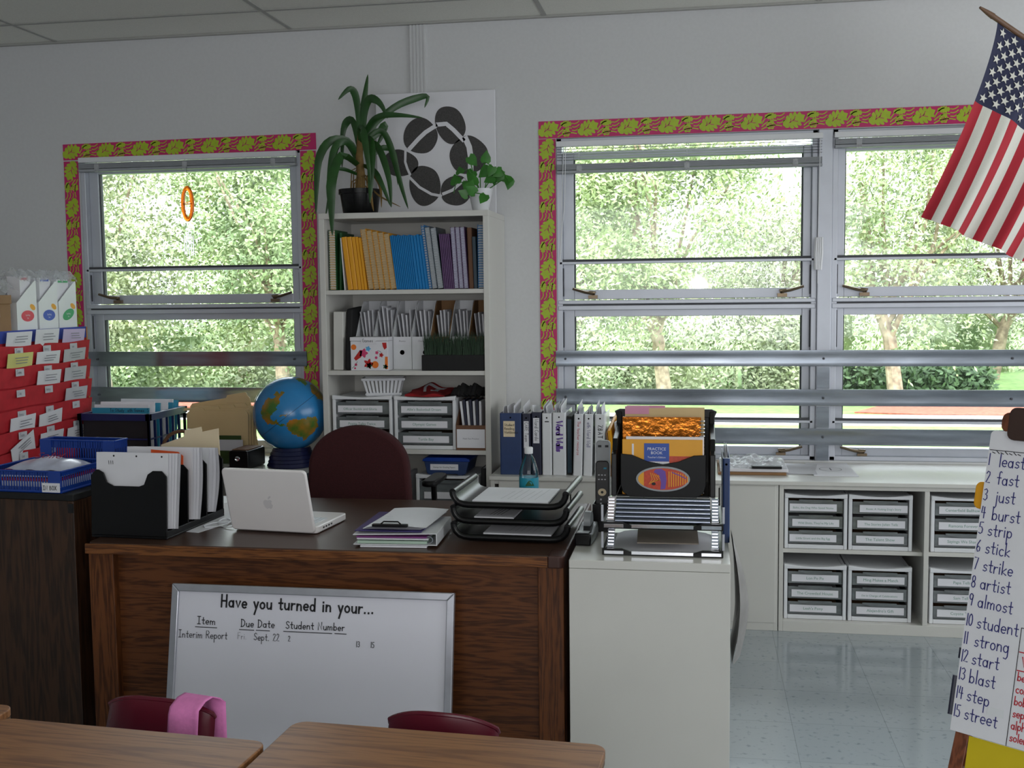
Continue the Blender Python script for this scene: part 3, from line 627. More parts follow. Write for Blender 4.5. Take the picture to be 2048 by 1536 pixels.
# ---- books
def book(kind, t, h, d, cover, pages, label, group, loc, ry=0, rz=0, spiral=None, text=None):
    m = MB(); c = min(.0018, t * .18)
    m.box((0, 0, 0), (c, d, h)); m.box((t - c, 0, 0), (t, d, h))
    if spiral is None: m.prism([(0, 0), (t * .15, -.003), (t * .85, -.003), (t, 0), (t - c, .002), (c, .002)], 0, h, 'xy')
    m.box((c, .003 if spiral is None else .004, .003), (t - c, d - .004, h - .003), 1)
    if text: m.write(text[0], text[1], text[1] * .22, 2, Matrix.Translation((t / 2 - text[1] * .5, -.0036, h * .86)) @ Matrix.Rotation(R(90), 4, 'Y') @ FACE)
    o = m.build(kind, [cover, pages, INK], loc=loc, rot=(0, ry, rz)); tag(o, label, 'book', group)
    if spiral is not None:
        s = MB(); n = int(h / .0125)
        for k in range(n):
            z = .01 + (h - .02) * k / (n - 1)
            s.tube([(.0022, .008, z), (.0019, -.003, z + .001), (t * .25, -.008, z + .002), (t * .75, -.008, z + .002), (t - .0019, -.003, z + .001), (t - .0022, .008, z)], .0016, 4)
        s.build('spiral_binding', spiral, o, fix=False)
    return o
z1 = SH[0] + .0006; by = 5.375
x = -1.842; top = "the bookcase's top shelf"
book('spiral_book', .034, .302, .2, GREEN, TANB, 'white and green spiral book at the left end of ' + top, None, (x, by, z1), spiral=WHITE2)
book('folder', .012, .29, .2, GREEN, PAPER, 'dark green folder beside the white spiral book on ' + top, None, (x + .04, by + .03, z1), ry=R(1.5))
book('folder', .005, .262, .2, PAPER, PAPER, 'thin white folder left of the yellow workbooks on ' + top, None, (x + .076, by, z1), ry=R(-3.5))
x = -1.747; th = R(-6.2)
for k in range(5):
    t_ = (.026, .024, .018, .014, .014)[k]
    book('workbook', t_, .266 - .004 * (k == 4), .2, YELLOW, YELLOW, ['glossy yellow workbook, first of the five from the left on ', 'glossy yellow workbook, second of the five from the left on ', 'glossy yellow workbook, middle of the five on ', 'thin glossy yellow workbook, fourth of the five on ', 'thin glossy yellow workbook beside the tan spiral books on '][k] + top, 'yellow workbooks on the top shelf', (x, by, z1), ry=th)
    x += t_ / cos(th) + .0012
x += .0045; th = R(-7)
for k in range(5):
    book('spiral_book', .028, .305 - .006 * k, .215, YELLOW, TANB, 'thick tan spiral book, %s of five on %s' % (['leftmost', 'second from left', 'middle one', 'second from right', 'rightmost'][k], top), 'tan spiral books on the top shelf', (x, by, z1), ry=th, spiral=TANB); x += .0292
th = R(-6.6)
for k in range(15):
    t_ = .0086 if k < 11 else .0145; book('workbook', t_, .268 + .004 * (k % 3 == 1), .2, BLUEB, BLUEB, 'thin glossy blue workbook in the packed blue run on ' + top if k < 11 else 'thicker glossy blue workbook at the right of the blue run on ' + top, 'thin blue workbooks on the top shelf' if k < 11 else 'thicker blue workbooks on the top shelf', (x, by, z1), ry=th); x += t_ / cos(th) + .0008
for k in range(3):
    t_ = (.016, .027, .03)[k]; book('spiral_book', t_, (.318, .308, .305)[k], .21, BLUEB if k == 0 else DKBLUE, GREYB, ['narrow blue spiral book right of the blue workbooks on ', 'grey spiral book, left of two, on ', 'grey spiral book, right of two, on '][k] + top, 'grey and blue spiral books', (x, by, z1), ry=th, spiral=BLUEB if k == 0 else GREYB); x += t_ / cos(th) + .001
th = R(-4.6)
for k in range(6): book('workbook', .0082, .272, .2, PURPLE, PURPLE, 'thin shiny purple workbook right of the grey spiral books on ' + top, 'thin purple workbooks on the top shelf', (x, by, z1), ry=th); x += .009
th = R(-3.4)
for k in range(3): book('spiral_book', .0225, .305, .21, PURPLE, LILAC, 'lilac spiral book, %s of three, on %s' % (['left one', 'middle one', 'right one'][k], top), 'lilac spiral books', (x, by, z1), ry=th, spiral=LILAC); x += .0242
th = R(-1.6)
book('binder_book', .024, .3, .2, BROWN, BLACKM, 'dark brown book next to the lilac spiral books on ' + top, None, (x, by + .01, z1), ry=th); x += .0255
book('binder_book', .02, .255, .2, DKBLUE, BLACKM, 'shorter dark teal book near the right end of ' + top, None, (x, by, z1), ry=th); x += .0212
x = min(x, -1.08)
book('spiral_book', .032, .315, .21, BLUEB, GREYB, 'blue and grey spiral book at the right end of ' + top, None, (max(x, -1.078), by, z1), ry=0, spiral=BLUEB)

# ---- second shelf: magazine files
z2 = SH[1] + .0006
def magazine_file(w, h, d, lip, m_, label, loc, grp, hole=None, card=None, rz=0):
    r = thing('magazine_file', label, 'magazine file', loc, rz, grp); t_ = .003
    side = [(0, 0), (d, 0), (d, h), (d * .62, h), (d * .5, h - .02), (0, lip)]
    b_ = MB(); b_.prism(side, -w / 2, -w / 2 + t_, 'yz'); b_.prism(side, w / 2 - t_, w / 2, 'yz')
    b_.box((-w / 2 + t_, 0, 0), (w / 2 - t_, t_, lip)); b_.box((-w / 2 + t_, d - t_, 0), (w / 2 - t_, d, h)); b_.box((-w / 2 + t_, t_, 0), (w / 2 - t_, d - t_, t_)); b_.build('body', m_, r)
    if hole: MB().lathe([(0, .0006), (.012, .0006)], 18, 0, Matrix.Translation((hole, -.0006, lip * .52)) @ FACE).build('finger_hole', BLACKM, r, fix=False)
    if card: MB().box((-w / 2 + .004, -.0012, card[0]), (w / 2 - .004, -.0002, card[1])).text(card[2], .011, 1, Matrix.Translation((0, -.0016, (card[0] + card[1]) / 2 - .004)) @ FACE).build('name_card', [PAPER, INKG], r, fix=False)
    return r
def papers(w, d, h, n, lean, label, loc, grp, m_=PAPER, spread=.8, rz=0):
    r = thing('paper_bundle', label, 'papers', loc, rz, grp); x_ = -w / 2
    for k in range(n):
        a = R(lean * (1 - spread * k / max(1, n - 1))); hh = h * random.uniform(.92, 1.03); q = MB()
        tk = w / n * random.uniform(.45, .7); q.box((0, 0, 0), (tk, d, hh)); q.box((tk * .2, -.001, .01), (tk * .45, .0, hh - .002), 1)
        q.build('sheaf', [m_ if k % 3 else PAPER2, PAPER2], r, loc=(x_ + w * k / n + .001, random.uniform(0, .012), 0), rot=(0, -a, 0))
    return r
ords = ['first', 'second', 'third', 'fourth', 'fifth', 'sixth', 'seventh']
nm = ['Spelling', 'Reading', 'Math', 'Science']
for k in range(7):
    xx = -1.684 + .0985 * k
    magazine_file(.096, .345, .24, .165, WHITE2 if k not in (4, 6) else BROWNL, '%s white magazine file from the left%s' % (ords[k], [', above the floral box', ', above the floral box', ', with a centred round hole', ', with a round hole, next to the grass planter', '', ', behind the grass planter', ''][k]) if k not in (4, 6) else 'kraft brown magazine file %s' % ('behind the left half of the grass planter' if k == 4 else 'in the right corner behind the grass planter'),
                  (xx, 5.435, z2), 'magazine files on the second shelf', hole=(None, None, -.001, .02, None, None, None)[k], card=(.125, .162, ['Spelling Games', 'Word Sorts', 'Phonics', 'Charts', '', '', ''][k]) if k < 4 else None)
    papers(.046, .16, .31 if k < 2 else .29, 4, 8 if k < 4 else 6, 'white papers fanned out in the %s magazine file on the second shelf' % ords[k], (xx + .021, 5.48, z2 + .0055), 'papers in the magazine files')
o = MB().box((0, 0, 0), (.052, .2, .295)).build('storage_box', WHITE, loc=(-1.832, 5.37, z2 + .0014), rot=(0, R(1.2), 0), bevel=.003); tag(o, 'narrow plain white box at the left end of the second shelf', 'box')
o = MB().prism([(0, 0), (.27, 0), (.25, .32), (.05, .31)], 0, .036, 'yz'); o = o.build('cloth_bag', BLACKM, loc=(-1.7705, 5.36, z2), bevel=.01); tag(o, 'dark upright bag wedged between the white box and the floral box', 'bag')
fb = thing('floral_box', 'white recipe box printed with flower pots, standing in front of magazine files', 'box', (-1.632, 5.335, z2))
MB().box((-.097, 0, 0), (.097, .085, .148)).build('body', PAPER, fb, bevel=.002)
MB().box((-.099, -.002, .149), (.099, .087, .168)).build('lid', PAPER, fb, bevel=.002)
q = MB(); Mf = Matrix.Translation((0, -.0008, 0)) @ FACE
def blob(mb, cx, cz, r, m_, n=12, wob=.0, ex=1): mb.flat([(cx + r * ex * (1 + wob * cos(5 * a)) * cos(a), cz + r * (1 + wob * cos(5 * a)) * sin(a)) for a in [2 * pi * i / n for i in range(n)]], m_, Mf)
q.flat([(-.08, .062), (-.07, .05), (-.042, .068), (-.035, .1), (-.05, .1)], 0, Mf); blob(q, -.03, .088, .02, 3, 20, .25); blob(q, -.005, .11, .012, 4, 15, .3)
blob(q, .03, .03, .018, 1, 16); blob(q, -.005, .035, .02, 0, 20, .35); blob(q, .0, .026, .014, 2, 15, .4); blob(q, .063, .078, .01, 0, 16, .3); blob(q, .04, .09, .008, 3, 16, .3); blob(q, .036, .065, .007, 3)
blob(q, -.08, .118, .014, 1, 16); q.flat([(.08, .01), (.096, .008), (.096, .07), (.082, .07)], 1, Mf); q.flat([(.068, .14), (.09, .14), (.092, .115), (.08, .105), (.072, .12)], 0, Mf); blob(q, .083, .02, .011, 2, 15, .4)
blob(q, -.07, .03, .007, 3); blob(q, -.075, .012, .005, 3); q.stroke([(-.09, .012), (-.07, .03), (-.062, .045)], .002, 2, Mf); q.stroke([(.045, .1), (.06, .095), (.063, .08)], .002, 2, Mf)
q.build('flower_print', [REDP, mat('print_orange', (236, 120, 30), .5, noise=.05), GREEN, mat('print_pink', (206, 60, 110), .6), mat('print_sky', (90, 170, 220), .6)], fb, fix=False)
q = MB().box((-.04, -.0045, .135), (.035, -.0025, .16)); q.write('Games', .0085, .0016, 1, Matrix.Translation((-.032, -.0049, .143)) @ FACE); q.build('name_card', [PAPER, INK], fb, fix=False)
gp = thing('grass_planter', 'black rectangular planter of dark green grass at the right of the second shelf', 'planter', (-1.204, 5.332, z2))
MB().box((-.158, 0, 0), (.158, .085, .078)).build('trough', BLACKM, gp, bevel=.003)
q = MB()
for _ in range(520):
    x_, y2 = random.uniform(-.152, .152), random.uniform(.008, .078); hh = random.uniform(.07, .125); dx, dy = random.gauss(0, .012), random.gauss(0, .008); dx = max(-.156 - x_, min(.156 - x_, dx)); w_ = .0022
    q.add([(x_ - w_, y2, .076), (x_ + w_, y2, .076), (x_ + w_ * .7 + dx * .5, y2 + dy * .5, .076 + hh * .55), (x_ - w_ * .7 + dx * .5, y2 + dy * .5, .076 + hh * .55), (x_ + dx, y2 + dy, .076 + hh)], [(0, 1, 2, 3), (3, 2, 4)])
q.build('grass', GRASSP, gp, fix=False, kind='stuff')

# ---- drawer units
def drawer_unit(label, loc, w, h, texts, grp, d=.34, rz=0, offs=(0, 0, 0)):
    r = thing('drawer_unit', label, 'drawer unit', loc, rz, grp); t_ = .016
    c = MB(); c.box((-w / 2, .004, 0), (-w / 2 + t_, d, h - .012)); c.box((w / 2 - t_, .004, 0), (w / 2, d, h - .012)); c.box((-w / 2 + t_, .004, 0), (w / 2 - t_, d, t_ * 1.2)); c.box((-w / 2 + t_, d - .006, t_ * 1.2), (w / 2 - t_, d, h - t_))
    n = 10; p = [(-w / 2 + w * i / n, h - .011 * sin(pi * i / n)) for i in range(n + 1)]
    c.prism(p + [(w / 2, h - t_ * 1.4), (-w / 2, h - t_ * 1.4)], .0, .03, 'xz'); c.box((-w / 2 + t_, .03, h - t_ * 1.4), (w / 2 - t_, d, h - .012)); c.build('casing', WHITE2, r, bevel=.003)
    ih = (h - t_ * 2.8) / len(texts)
    for k, tx in enumerate(texts):
        z = h - t_ * 1.5 - ih * (k + 1); a = w / 2 - t_ - .003
        q = MB(); q.box((-a, .012, z + .003), (a, .016, z + ih - .012)); q.box((-a, .016, z + .003), (-a + .003, d - .01, z + ih - .014)); q.box((a - .003, .016, z + .003), (a, d - .01, z + ih - .014)); q.box((-a, .016, z + .003), (a, d - .01, z + .006))
        q.box((-a + .012, .06, z + .007), (a - .014, .3, z + ih * .55), 1)
        dw = q.build('drawer', [DRAWER, PAPER2 if k % 2 else BROWNL], r, bevel=.001)
        n = 8; p = [(-w * .27 + w * .54 * i / n, z + ih - .012 - .012 * sin(pi * i / n)) for i in range(n + 1)]
        MB().prism(p + [(w * .27, z + ih - .006), (-w * .27, z + ih - .006)], .004, .012, 'xz').build('drawer_pull', DRAWER, dw)
        lh = min(.034, ih * .5); o_ = offs[k % 3]
        q = MB().box((-w * .375 + o_, .0085, z + .012), (w * .375 + o_, .0095, z + .012 + lh))
        if tx: q.text(tx, min(.019, w * .73 / (len(tx) * .53 + .1)), 1, Matrix.Translation((o_, .0082, z + .012 + lh * .33)) @ FACE)
        q.build('name_card', [PAPER, LABELT], dw, fix=False)
    return r
z3 = SH[2] + .0006
G3 = 'white three-drawer units on the bookcase'
drawer_unit('white drawer unit with smoky drawers behind the maroon chair on the third shelf', (-1.68, 5.345, z3), .312, .272, ['Officer Buckle and Gloria', 'Pepita Talks Twice', ''], G3, offs=(-.012, -.004, -.004))
drawer_unit("white drawer unit in the middle of the bookcase's third shelf, under the red shirt", (-1.355, 5.345, z3), .316, .27, ["Allie's Basketball Dream", 'Olympic Games', 'Turtle Bay'], G3, offs=(-.004, -.004, .003))
bk = thing('basket', 'small white slotted plastic basket on the left drawer unit', 'basket', (-1.6, 5.478, z3 + .261), R(12))
q = MB(); w0, d0, w1, d1, hh = .085, .05, .105, .065, .085
def side(ax, ay, bx, by, n):
    for k in range(n):
        u0, u1 = k / n, (k + .62) / n
        q.add([(ax[0] + (bx[0] - ax[0]) * u0, ax[1] + (bx[1] - ax[1]) * u0, .012), (ax[0] + (bx[0] - ax[0]) * u1, ax[1] + (bx[1] - ax[1]) * u1, .012), (ay[0] + (by[0] - ay[0]) * u1, ay[1] + (by[1] - ay[1]) * u1, hh), (ay[0] + (by[0] - ay[0]) * u0, ay[1] + (by[1] - ay[1]) * u0, hh)], [(0, 1, 2, 3)])
    q.tube([(ax[0], ax[1], .008), (bx[0], bx[1], .008)], .008, 6); q.tube([(ay[0], ay[1], hh), (by[0], by[1], hh)], .007, 6)
C0 = [(-w0, -d0), (w0, -d0), (w0, d0), (-w0, d0)]; C1 = [(-w1, -d1), (w1, -d1), (w1, d1), (-w1, d1)]
for k in range(4): side(C0[k], C1[k], C0[(k + 1) % 4], C1[(k + 1) % 4], 10 if k % 2 == 0 else 6)
q.box((-w0, -d0, 0), (w0, d0, .006)); q.build('body', WHITE2, bk)
sh = thing('folded_shirt', 'red shirt with white print folded on the middle drawer unit', 'shirt', (-1.305, 5.50, z3 + .2592))
q = MB()
def fs_(u, v): return (-.165 + .205 * u + .03 * v + .012 * sin(7 * v), -.1 + .2 * v + .01 * sin(9 * u), .012 + .036 * v * (1 + .35 * sin(5 * u + 1)) * (.4 + .6 * sin(pi * min(1, u * 1.05 + .05))) + .005 * sin(11 * u + 5 * v))
q.grid(fs_, 20, 12); q.grid(lambda u, v: (fs_(u, v)[0], fs_(u, v)[1], .001), 20, 12)
for k in range(20):
    for v in (0, 1): q.add([fs_(k / 20, v), fs_((k + 1) / 20, v), (*fs_((k + 1) / 20, v)[:2], .001), (*fs_(k / 20, v)[:2], .001)], [(0, 1, 2, 3)])
q.build('cloth', REDD, sh, smooth=True)
q = MB()
for (u0, u1, v0, v1) in ((.3, .38, .3, .9), (.38, .75, .75, .9), (.6, .68, .3, .75), (.5, .6, .3, .4)): q.grid(lambda u, v: tuple(Vector(fs_(u0 + (u1 - u0) * u, v0 + (v1 - v0) * v)) + Vector((0, -.0012, .0018))), 5, 4)
q.build('white_print', PAPER2, sh, fix=False)
magazine_file(.15, .24, .24, .125, BROWN, 'brown magazine file with a white front card at the right of the third shelf', (-1.118, 5.337, z3), None, card=(.012, .105, 'Math Fact Practice'))
r_ = thing('paper_bundle', 'dark and white booklets leaning in the brown magazine file', 'papers', (-1.13, 5.39, z3 + .004))
for k in range(7):
    q = MB().box((0, 0, 0), (.011, .15, .235 + .008 * (k % 2))); q.build('booklet', NAVYD if k % 2 else PAPER, r_, loc=(-.03 + .0128 * k, .0, .0008), rot=(0, R(-6 + .9 * k), 0))
o = MB()
for k in range(7): o.tube([(-.075 + .02 * k, 0, .005), (-.065 + .02 * k, .02, .03 + .012 * (k % 3)), (-.045 + .02 * k, .06, .028), (-.04 + .02 * k, .1, .008)], .017, 7)
o = o.build('knit_glove', BLACKM, loc=(-1.143, 5.4, z3 + .262), smooth=True); tag(o, 'dark striped knit bundle lying on the booklets in the brown file', 'glove')
# ---- lower shelf
z4 = SH[3] + .0006
drawer_unit('white drawer unit holding up the blue lidded box low in the bookcase', (-1.243, 5.335, z4), .322, .272, ['', ''], None)
bb = thing('lidded_box', 'blue plastic box labelled for grading papers, on the low drawer unit', 'box', (-1.255, 5.375, z4 + .2612))
q = MB().prism([(-.1, .008), (-.085, 0), (-.06, 0), (-.055, .006), (.055, .006), (.06, 0), (.085, 0), (.1, .008), (.115, .07), (-.115, .07)], 0, .23, 'xz'); q.build('body', NAVY, bb, bevel=.003)
MB().prism([(-.122, .07), (.122, .07), (.12, .082), (.1, .09), (-.1, .09), (-.12, .082)], -.006, .236, 'xz').build('lid', BLUEP, bb, bevel=.002)
MB().box((-.082, -.002, .026), (.062, -.0008, .056)).text('Stamps for Grading Papers', .0105, 1, Matrix.Translation((-.01, -.0024, .037)) @ FACE).build('name_card', [PAPER, INK], bb, fix=False)
papers(.12, .2, .27, 4, 9, 'white papers standing on the low bookcase shelf behind the chair', (-1.5, 5.38, z4), None)
book('folder', .022, .30, .24, BLACKM, PAPER2, 'black binder standing at the right end of the low bookcase shelf', None, (-1.078, 5.36, z4 + .001), ry=R(1))

# ------------------------------------------------------------------ worktops and low cabinets
CH = .712; CF = 5.2
ct = tag(MB().box((-1.0, 5.185, CH - .018), (2.45, WY - .003, CH)).build('worktop', WHITE, bevel=.002), 'long white laminate worktop under the middle and right windows', 'worktop')
def base(x0, x1, name, label, doors=(), bays=(), shelf=None, front=CF):
    r = thing(name, label, 'cabinet', ((x0 + x1) / 2, front, 0), group='white low cabinets'); w = (x1 - x0) / 2; d = WY - front - .006; zt = CH - .0185; t_ = .02
    b_ = MB(); b_.box((-w, 0, 0), (-w + t_, d, zt)); b_.box((w - t_, 0, 0), (w, d, zt)); b_.box((-w + t_, .0, .0), (w - t_, d, .05)); b_.box((-w + t_, 0, zt - .02), (w - t_, d, zt)); b_.box((-w + t_, d - .01, .05), (w - t_, d, zt - .02)); b_.build('carcass', WHITE, r, bevel=.0015)
    for a, c in doors: MB().box((a - (x0 + x1) / 2, -.004, .038), (c - (x0 + x1) / 2, .014, zt - .008)).build('door', WHITE, r, bevel=.002)
    for q in bays: MB().box((q[0] - (x0 + x1) / 2, .002, .05), (q[1] - (x0 + x1) / 2, d - .01, zt - .02)).build('divider', WHITE, r, bevel=.0015)
    if shelf:
        ed = [-w + t_] + [v - (x0 + x1) / 2 for q in bays for v in q] + [w - t_]
        for k in range(0, len(ed), 2): MB().box((ed[k], .03, shelf - .018), (ed[k + 1], d - .01, shelf)).build('shelf', WHITE, r, bevel=.0015)
    return r
base(-.996, .364, 'low_cabinet', 'white low cabinet with flat doors below the row of binders', doors=[(-.955, -.61), (-.604, -.262), (-.256, .09), (.097, .352)])
base(.368, 2.4, 'low_cabinet', 'white open cubby cabinet holding drawer units below the right window', bays=[(1.012, 1.034), (1.68, 1.702)], shelf=.386)
G4 = 'white three-drawer units in the cubby cabinet'; yz = CF + .035
zl = .0506; zu = .3866
drawer_unit('white drawer unit top left in the cubbies, dog-story label on its first drawer', (.537, yz, zu), .283, .262, ['Balto, the Dog Who Saved Nome', "Wild Shots, They're My Life", 'Little Grunt and the Big Egg'], G4, offs=(-.012, 0, -.012))
drawer_unit("white drawer unit top right in the cubbies' first bay, next to the divider", (.826, yz, zu), .283, .262, ["Rosie: A Visiting Dog's Story", 'The Stories Julian Tells', 'The Talent Show'], G4, offs=(.014, .004, .0))
drawer_unit('white drawer unit bottom left in the cubbies, next to the flat-doored cabinet', (.537, yz, zl), .283, .262, ['Lon Po Po', 'The Crowded House', "Leah's Pony"], G4, offs=(.0, 0, -.008))
drawer_unit("white drawer unit bottom right in the cubbies' first bay", (.828, yz, zl), .283, .262, ['Ming Makes a Match', "I'm in Charge of Celebrations", "Alejandro's Gift"], G4, offs=(.004, .0, .004))
drawer_unit('white drawer unit on the upper shelf, partly behind the word-list easel', (1.19, yz, zu), .283, .262, ['Centerfield Ballhawk', 'Ramona Forever', 'Sayings We Share'], G4)
drawer_unit('white drawer unit on the bottom board, partly behind the word-list easel', (1.19, yz, zl), .283, .262, ['Papa Tells', 'Sam Tells', 'Coyote Tale'], G4)
# left run
tag(MB().box((-3.195, 5.155, CH - .018), (-1.895, WY - .003, CH)).build('worktop', WHITE, bevel=.002), 'white laminate worktop under the left window holding the globe', 'worktop')
base(-3.19, -1.9, 'low_cabinet', 'white open cubby cabinet under the left window behind the laptop', bays=[(-2.47, -2.44)], shelf=.36, front=5.165)

# ---- binders on the worktop
def binder(w, h, d, m_, label, x, y, ry=0, rz=0, lab=None, sheets=PAPER, extra=0, grp='ring binders on the worktop', z=CH + .0006, ring=True):
    r = thing('ring_binder', label, 'binder', (x, y, z), rz, grp, ry=ry); c = .003
    b_ = MB(); b_.prism(rrect(0, w, 0, .02, .006, 3, (0, 0, 1, 1)), 0, h, 'xy'); b_.box((0, .02, 0), (c, d, h)); b_.box((w - c, .02, 0), (w, d, h)); b_.build('cover', m_, r, bevel=.001)
    MB().box((c + .002, .03, .006), (w - c - .004, d - .015, h - .012)).build('pages', sheets, r)
    if ring: MB().lathe([(0, .0005), (.004, .0005)], 12, 0, Matrix.Translation((w / 2, -.0004, h * .93)) @ FACE).build('finger_hole', BLACKM, r, fix=False)
    if lab:
        z0, z1_, w0_, txt, ink, xh = lab
        q = MB(); q.box((w / 2 - w0_ / 2, -.0012, z0), (w / 2 + w0_ / 2, -.0002, z1_), 0)
        q.write(txt, xh, xh * .2, 1, Matrix.Translation((w / 2 - xh * .8, -.0016, z1_ - .006)) @ Matrix.Rotation(R(90), 4, 'Y') @ FACE, track=.2)
        q.build('spine_label', [PAPER, ink], r, fix=False)
    for k in range(extra):
        q = MB().box((0, 0, 0), (.0012, d * .8, .05)); q.build('loose_sheet', PAPER, r, loc=(.008 + (w - .02) * k / max(1, extra), .03, h - .018), rot=(R(random.uniform(-6, 6)), R(random.uniform(-14, 16)), 0))
    return r
yb = 5.245
b_ = binder(.106, .30, .27, NAVY, 'wide navy blue ring binder at the left end of the binder row', -.955, yb, extra=3)
q = MB().box((.018, -.0012, .185), (.074, -.0002, .262))
for k, tx in enumerate(('Student', 'Reading', 'Workbooks')): q.write(tx, .006, .0016, 1, Matrix.Translation((.023, -.0016, .238 - .018 * k)) @ FACE)
q.build('spine_label', [CREAM, INK], b_, fix=False)
binder(.042, .298, .27, NAVYD, 'thin dark navy binder labelled down its spine, beside the wide navy one', -.846, yb, lab=(.13, .262, .024, 'CARE Team', INK, .0085), extra=1)
binder(.048, .305, .27, NAVYD, 'dark navy binder with a white spine label, third from the left', -.80, yb, lab=(.155, .278, .03, 'Word Cards', INK, .009), extra=1)
b_ = binder(.047, .30, .27, WHITE2, 'plain white binder fourth from the left, right of the dark binders', -.748, yb, extra=3)
MB().box((.014, -.0012, .258), (.034, -.0002, .263)).build('spine_label', INK, b_)
b_ = binder(.064, .304, .27, WHITE2, 'wide white binder with purple lettering down its spine', -.697, yb, extra=5)
q = MB(); q.write('Word Walls', .0145, .0075, 0, Matrix.Translation((.019, -.0006, .262)) @ Matrix.Rotation(R(90), 4, 'Y') @ FACE, jit=0, track=.12); q.build('spine_lettering', VIOLET, b_, fix=False)
o = MB().box((0, 0, 0), (.022, .24, .285)).box((.001, -.001, .01), (.021, 0, .27), 1).build('notebook', [BLACKM, DKBLUE], loc=(-.628, yb + .02, CH + .0006)); tag(o, 'black notebook squeezed between two white binders', 'notebook')
binder(.044, .298, .26, WHITE2, 'white binder with a yellow-edged spine card, leaning in the row', -.599, yb, ry=R(1.5), lab=(.07, .27, .026, 'The teacher resource', INKR, .0075), extra=3)
binder(.042, .298, .26, WHITE2, 'white binder with a green-edged spine card, leaning in the row', -.550, yb, ry=R(1.5), lab=(.08, .272, .026, 'Math Word Wall', INKB, .0085), extra=2)
b_ = binder(.05, .298, .26, WHITE2, 'white binder marked with black capitals, at the right end of the row', -.494, yb, ry=R(.4), extra=4)
q = MB(); q.write('ZBAT', .0105, .0034, 0, Matrix.Translation((.016, -.0006, .245)) @ Matrix.Rotation(R(90), 4, 'Y') @ FACE, track=.5); q.build('spine_lettering', INK, b_, fix=False)
o = MB().prism([(0, 0), (.2, 0), (.2, .27), (0, .21)], 0, .008, 'yz', 0).prism([(.0, .012), (.195, .012), (.195, .28), (.0, .22)], .01, .022, 'yz', 1).build('picture_book', [BROWNL, YELLOW], loc=(-.418, yb - .01, CH + .0006), rot=(0, R(-6), R(-8))); tag(o, 'tan and yellow picture books leaning at the right end of the binder row', 'book')
o = MB().box((0, 0, 0), (.012, .19, .26)).box((-.0006, .0, .2), (.0126, .19, .225), 1).build('picture_book', [PAPER2, REDP], loc=(-.378, yb + .01, CH + .0006), rot=(0, R(-5), R(-4))); tag(o, 'pale picture book with a red band beside the black file box', 'book')

# ---- loose things on the right worktop
pp = thing('paper_stack', 'stack of papers on a wooden board under crinkled plastic by the right window', 'papers', (.29, 5.53, CH + .0006))
MB().box((-.2, -.185, 0), (.12, .2, .012)).build('board', BROWNL, pp, bevel=.002)
MB().box((-.19, -.17, .0125), (.13, .18, .028)).build('sheets', PAPER, pp, bevel=.002)
q = MB(); q.grid(lambda u, v: (-.185 + .31 * u, -.165 + .33 * v, .03 + .045 * (sin(pi * u) * sin(pi * v)) ** .5 * (.6 + .4 * sin(13 * u + 7 * v) * sin(11 * v - 5 * u)) + .006 * sin(31 * u) * sin(27 * v)), 28, 24); q.build('plastic_wrap', FILM, pp, fix=False, smooth=True)
MB().box((-.04, -.178, .0285), (.1, -.13, .042)).build('black_case', BLACK, pp, bevel=.003)
o = MB()
for k in range(3): o.box((-.1, -.16, .0015 * k), (.08, .15, .0015 * k + .001), 0, at(.005 * k, 0, 0, R(6 - 7 * k)))
o = o.build('paper_sheet', PAPER2, loc=(.475, 5.545, CH + .0006)); tag(o, 'few loose white sheets beside the plastic-wrapped stack', 'papers')
lg = thing('letterhead', 'single sheet with an oval emblem lying under the window post', 'paper', (.635, 5.545, CH + .0006), R(1))
MB().box((-.1, -.2, 0), (.105, .2, .002)).build('sheet', PAPER, lg)
q = MB(); q.stroke([(.052 * cos(2 * pi * i / 36), .06 * sin(2 * pi * i / 36)) for i in range(37)], .003, 0, Matrix.Translation((0, 0, .0024))); q.stroke([(0, -.03), (0, .035)], .006, 0, Matrix.Translation((0, 0, .0024))); q.build('emblem', INKG, lg, fix=False)

# ------------------------------------------------------------------ left corner
MX = Matrix.Rotation(R(90), 4, 'Z') @ FACE       # sketch plane looking toward +X
su = thing('shelf_unit', 'white shelf unit along the left wall with the red pocket chart hung on it', 'shelf unit', (-3.4, 4.75, 0))
q = MB().box((-.185, -.9, 1.41), (.185, .64, 1.438)); q.box((-.185, -.9, 0), (.185, -.88, 1.41)); q.box((-.185, .62, 0), (.185, .64, 1.41)); q.box((-.185, -.88, 0), (-.17, .62, 1.41))
q.build('frame', WHITE, su, bevel=.002)
for z in (.09, .5, .95): MB().box((-.17, -.88, z), (.17, .62, z + .02)).build('shelf', WHITE, su)
pc = thing('pocket_chart', 'red cloth pocket chart with white name tags hanging at the left window', 'pocket chart', (-3.203, 4.8, .72))
def sag(u, v): return .003 * sin(u * 9 + v * 6) * (1 - v / .72)
q = MB(); q.grid(lambda a, b_: (-.65 + 1.245 * a, .665 * b_ - .02 * sin(pi * a) * (1 - b_), sag(a * 1.2, b_ * .66)), 40, 26, 0, MX); q.build('backing', RED, pc, fix=False, smooth=True)
MB().box((-.65, .664, -.002), (.592, .722, .004), 0, MX).build('header', mat('chart_blue', (44, 66, 160), .8, noise=.1, scale=40), pc)
for k, (a, c) in enumerate(((-.655, -.648), (.59, .598))): MB().box((a, -.01, -.001), (c, .72, .006), 0, MX).build('binding', mat('binding_tan', (196, 130, 70), .8, noise=.05), pc)
COLY = (-.275, -.04, .19, .425); RZ = [1.37 - .1 * k - .72 for k in range(7)]
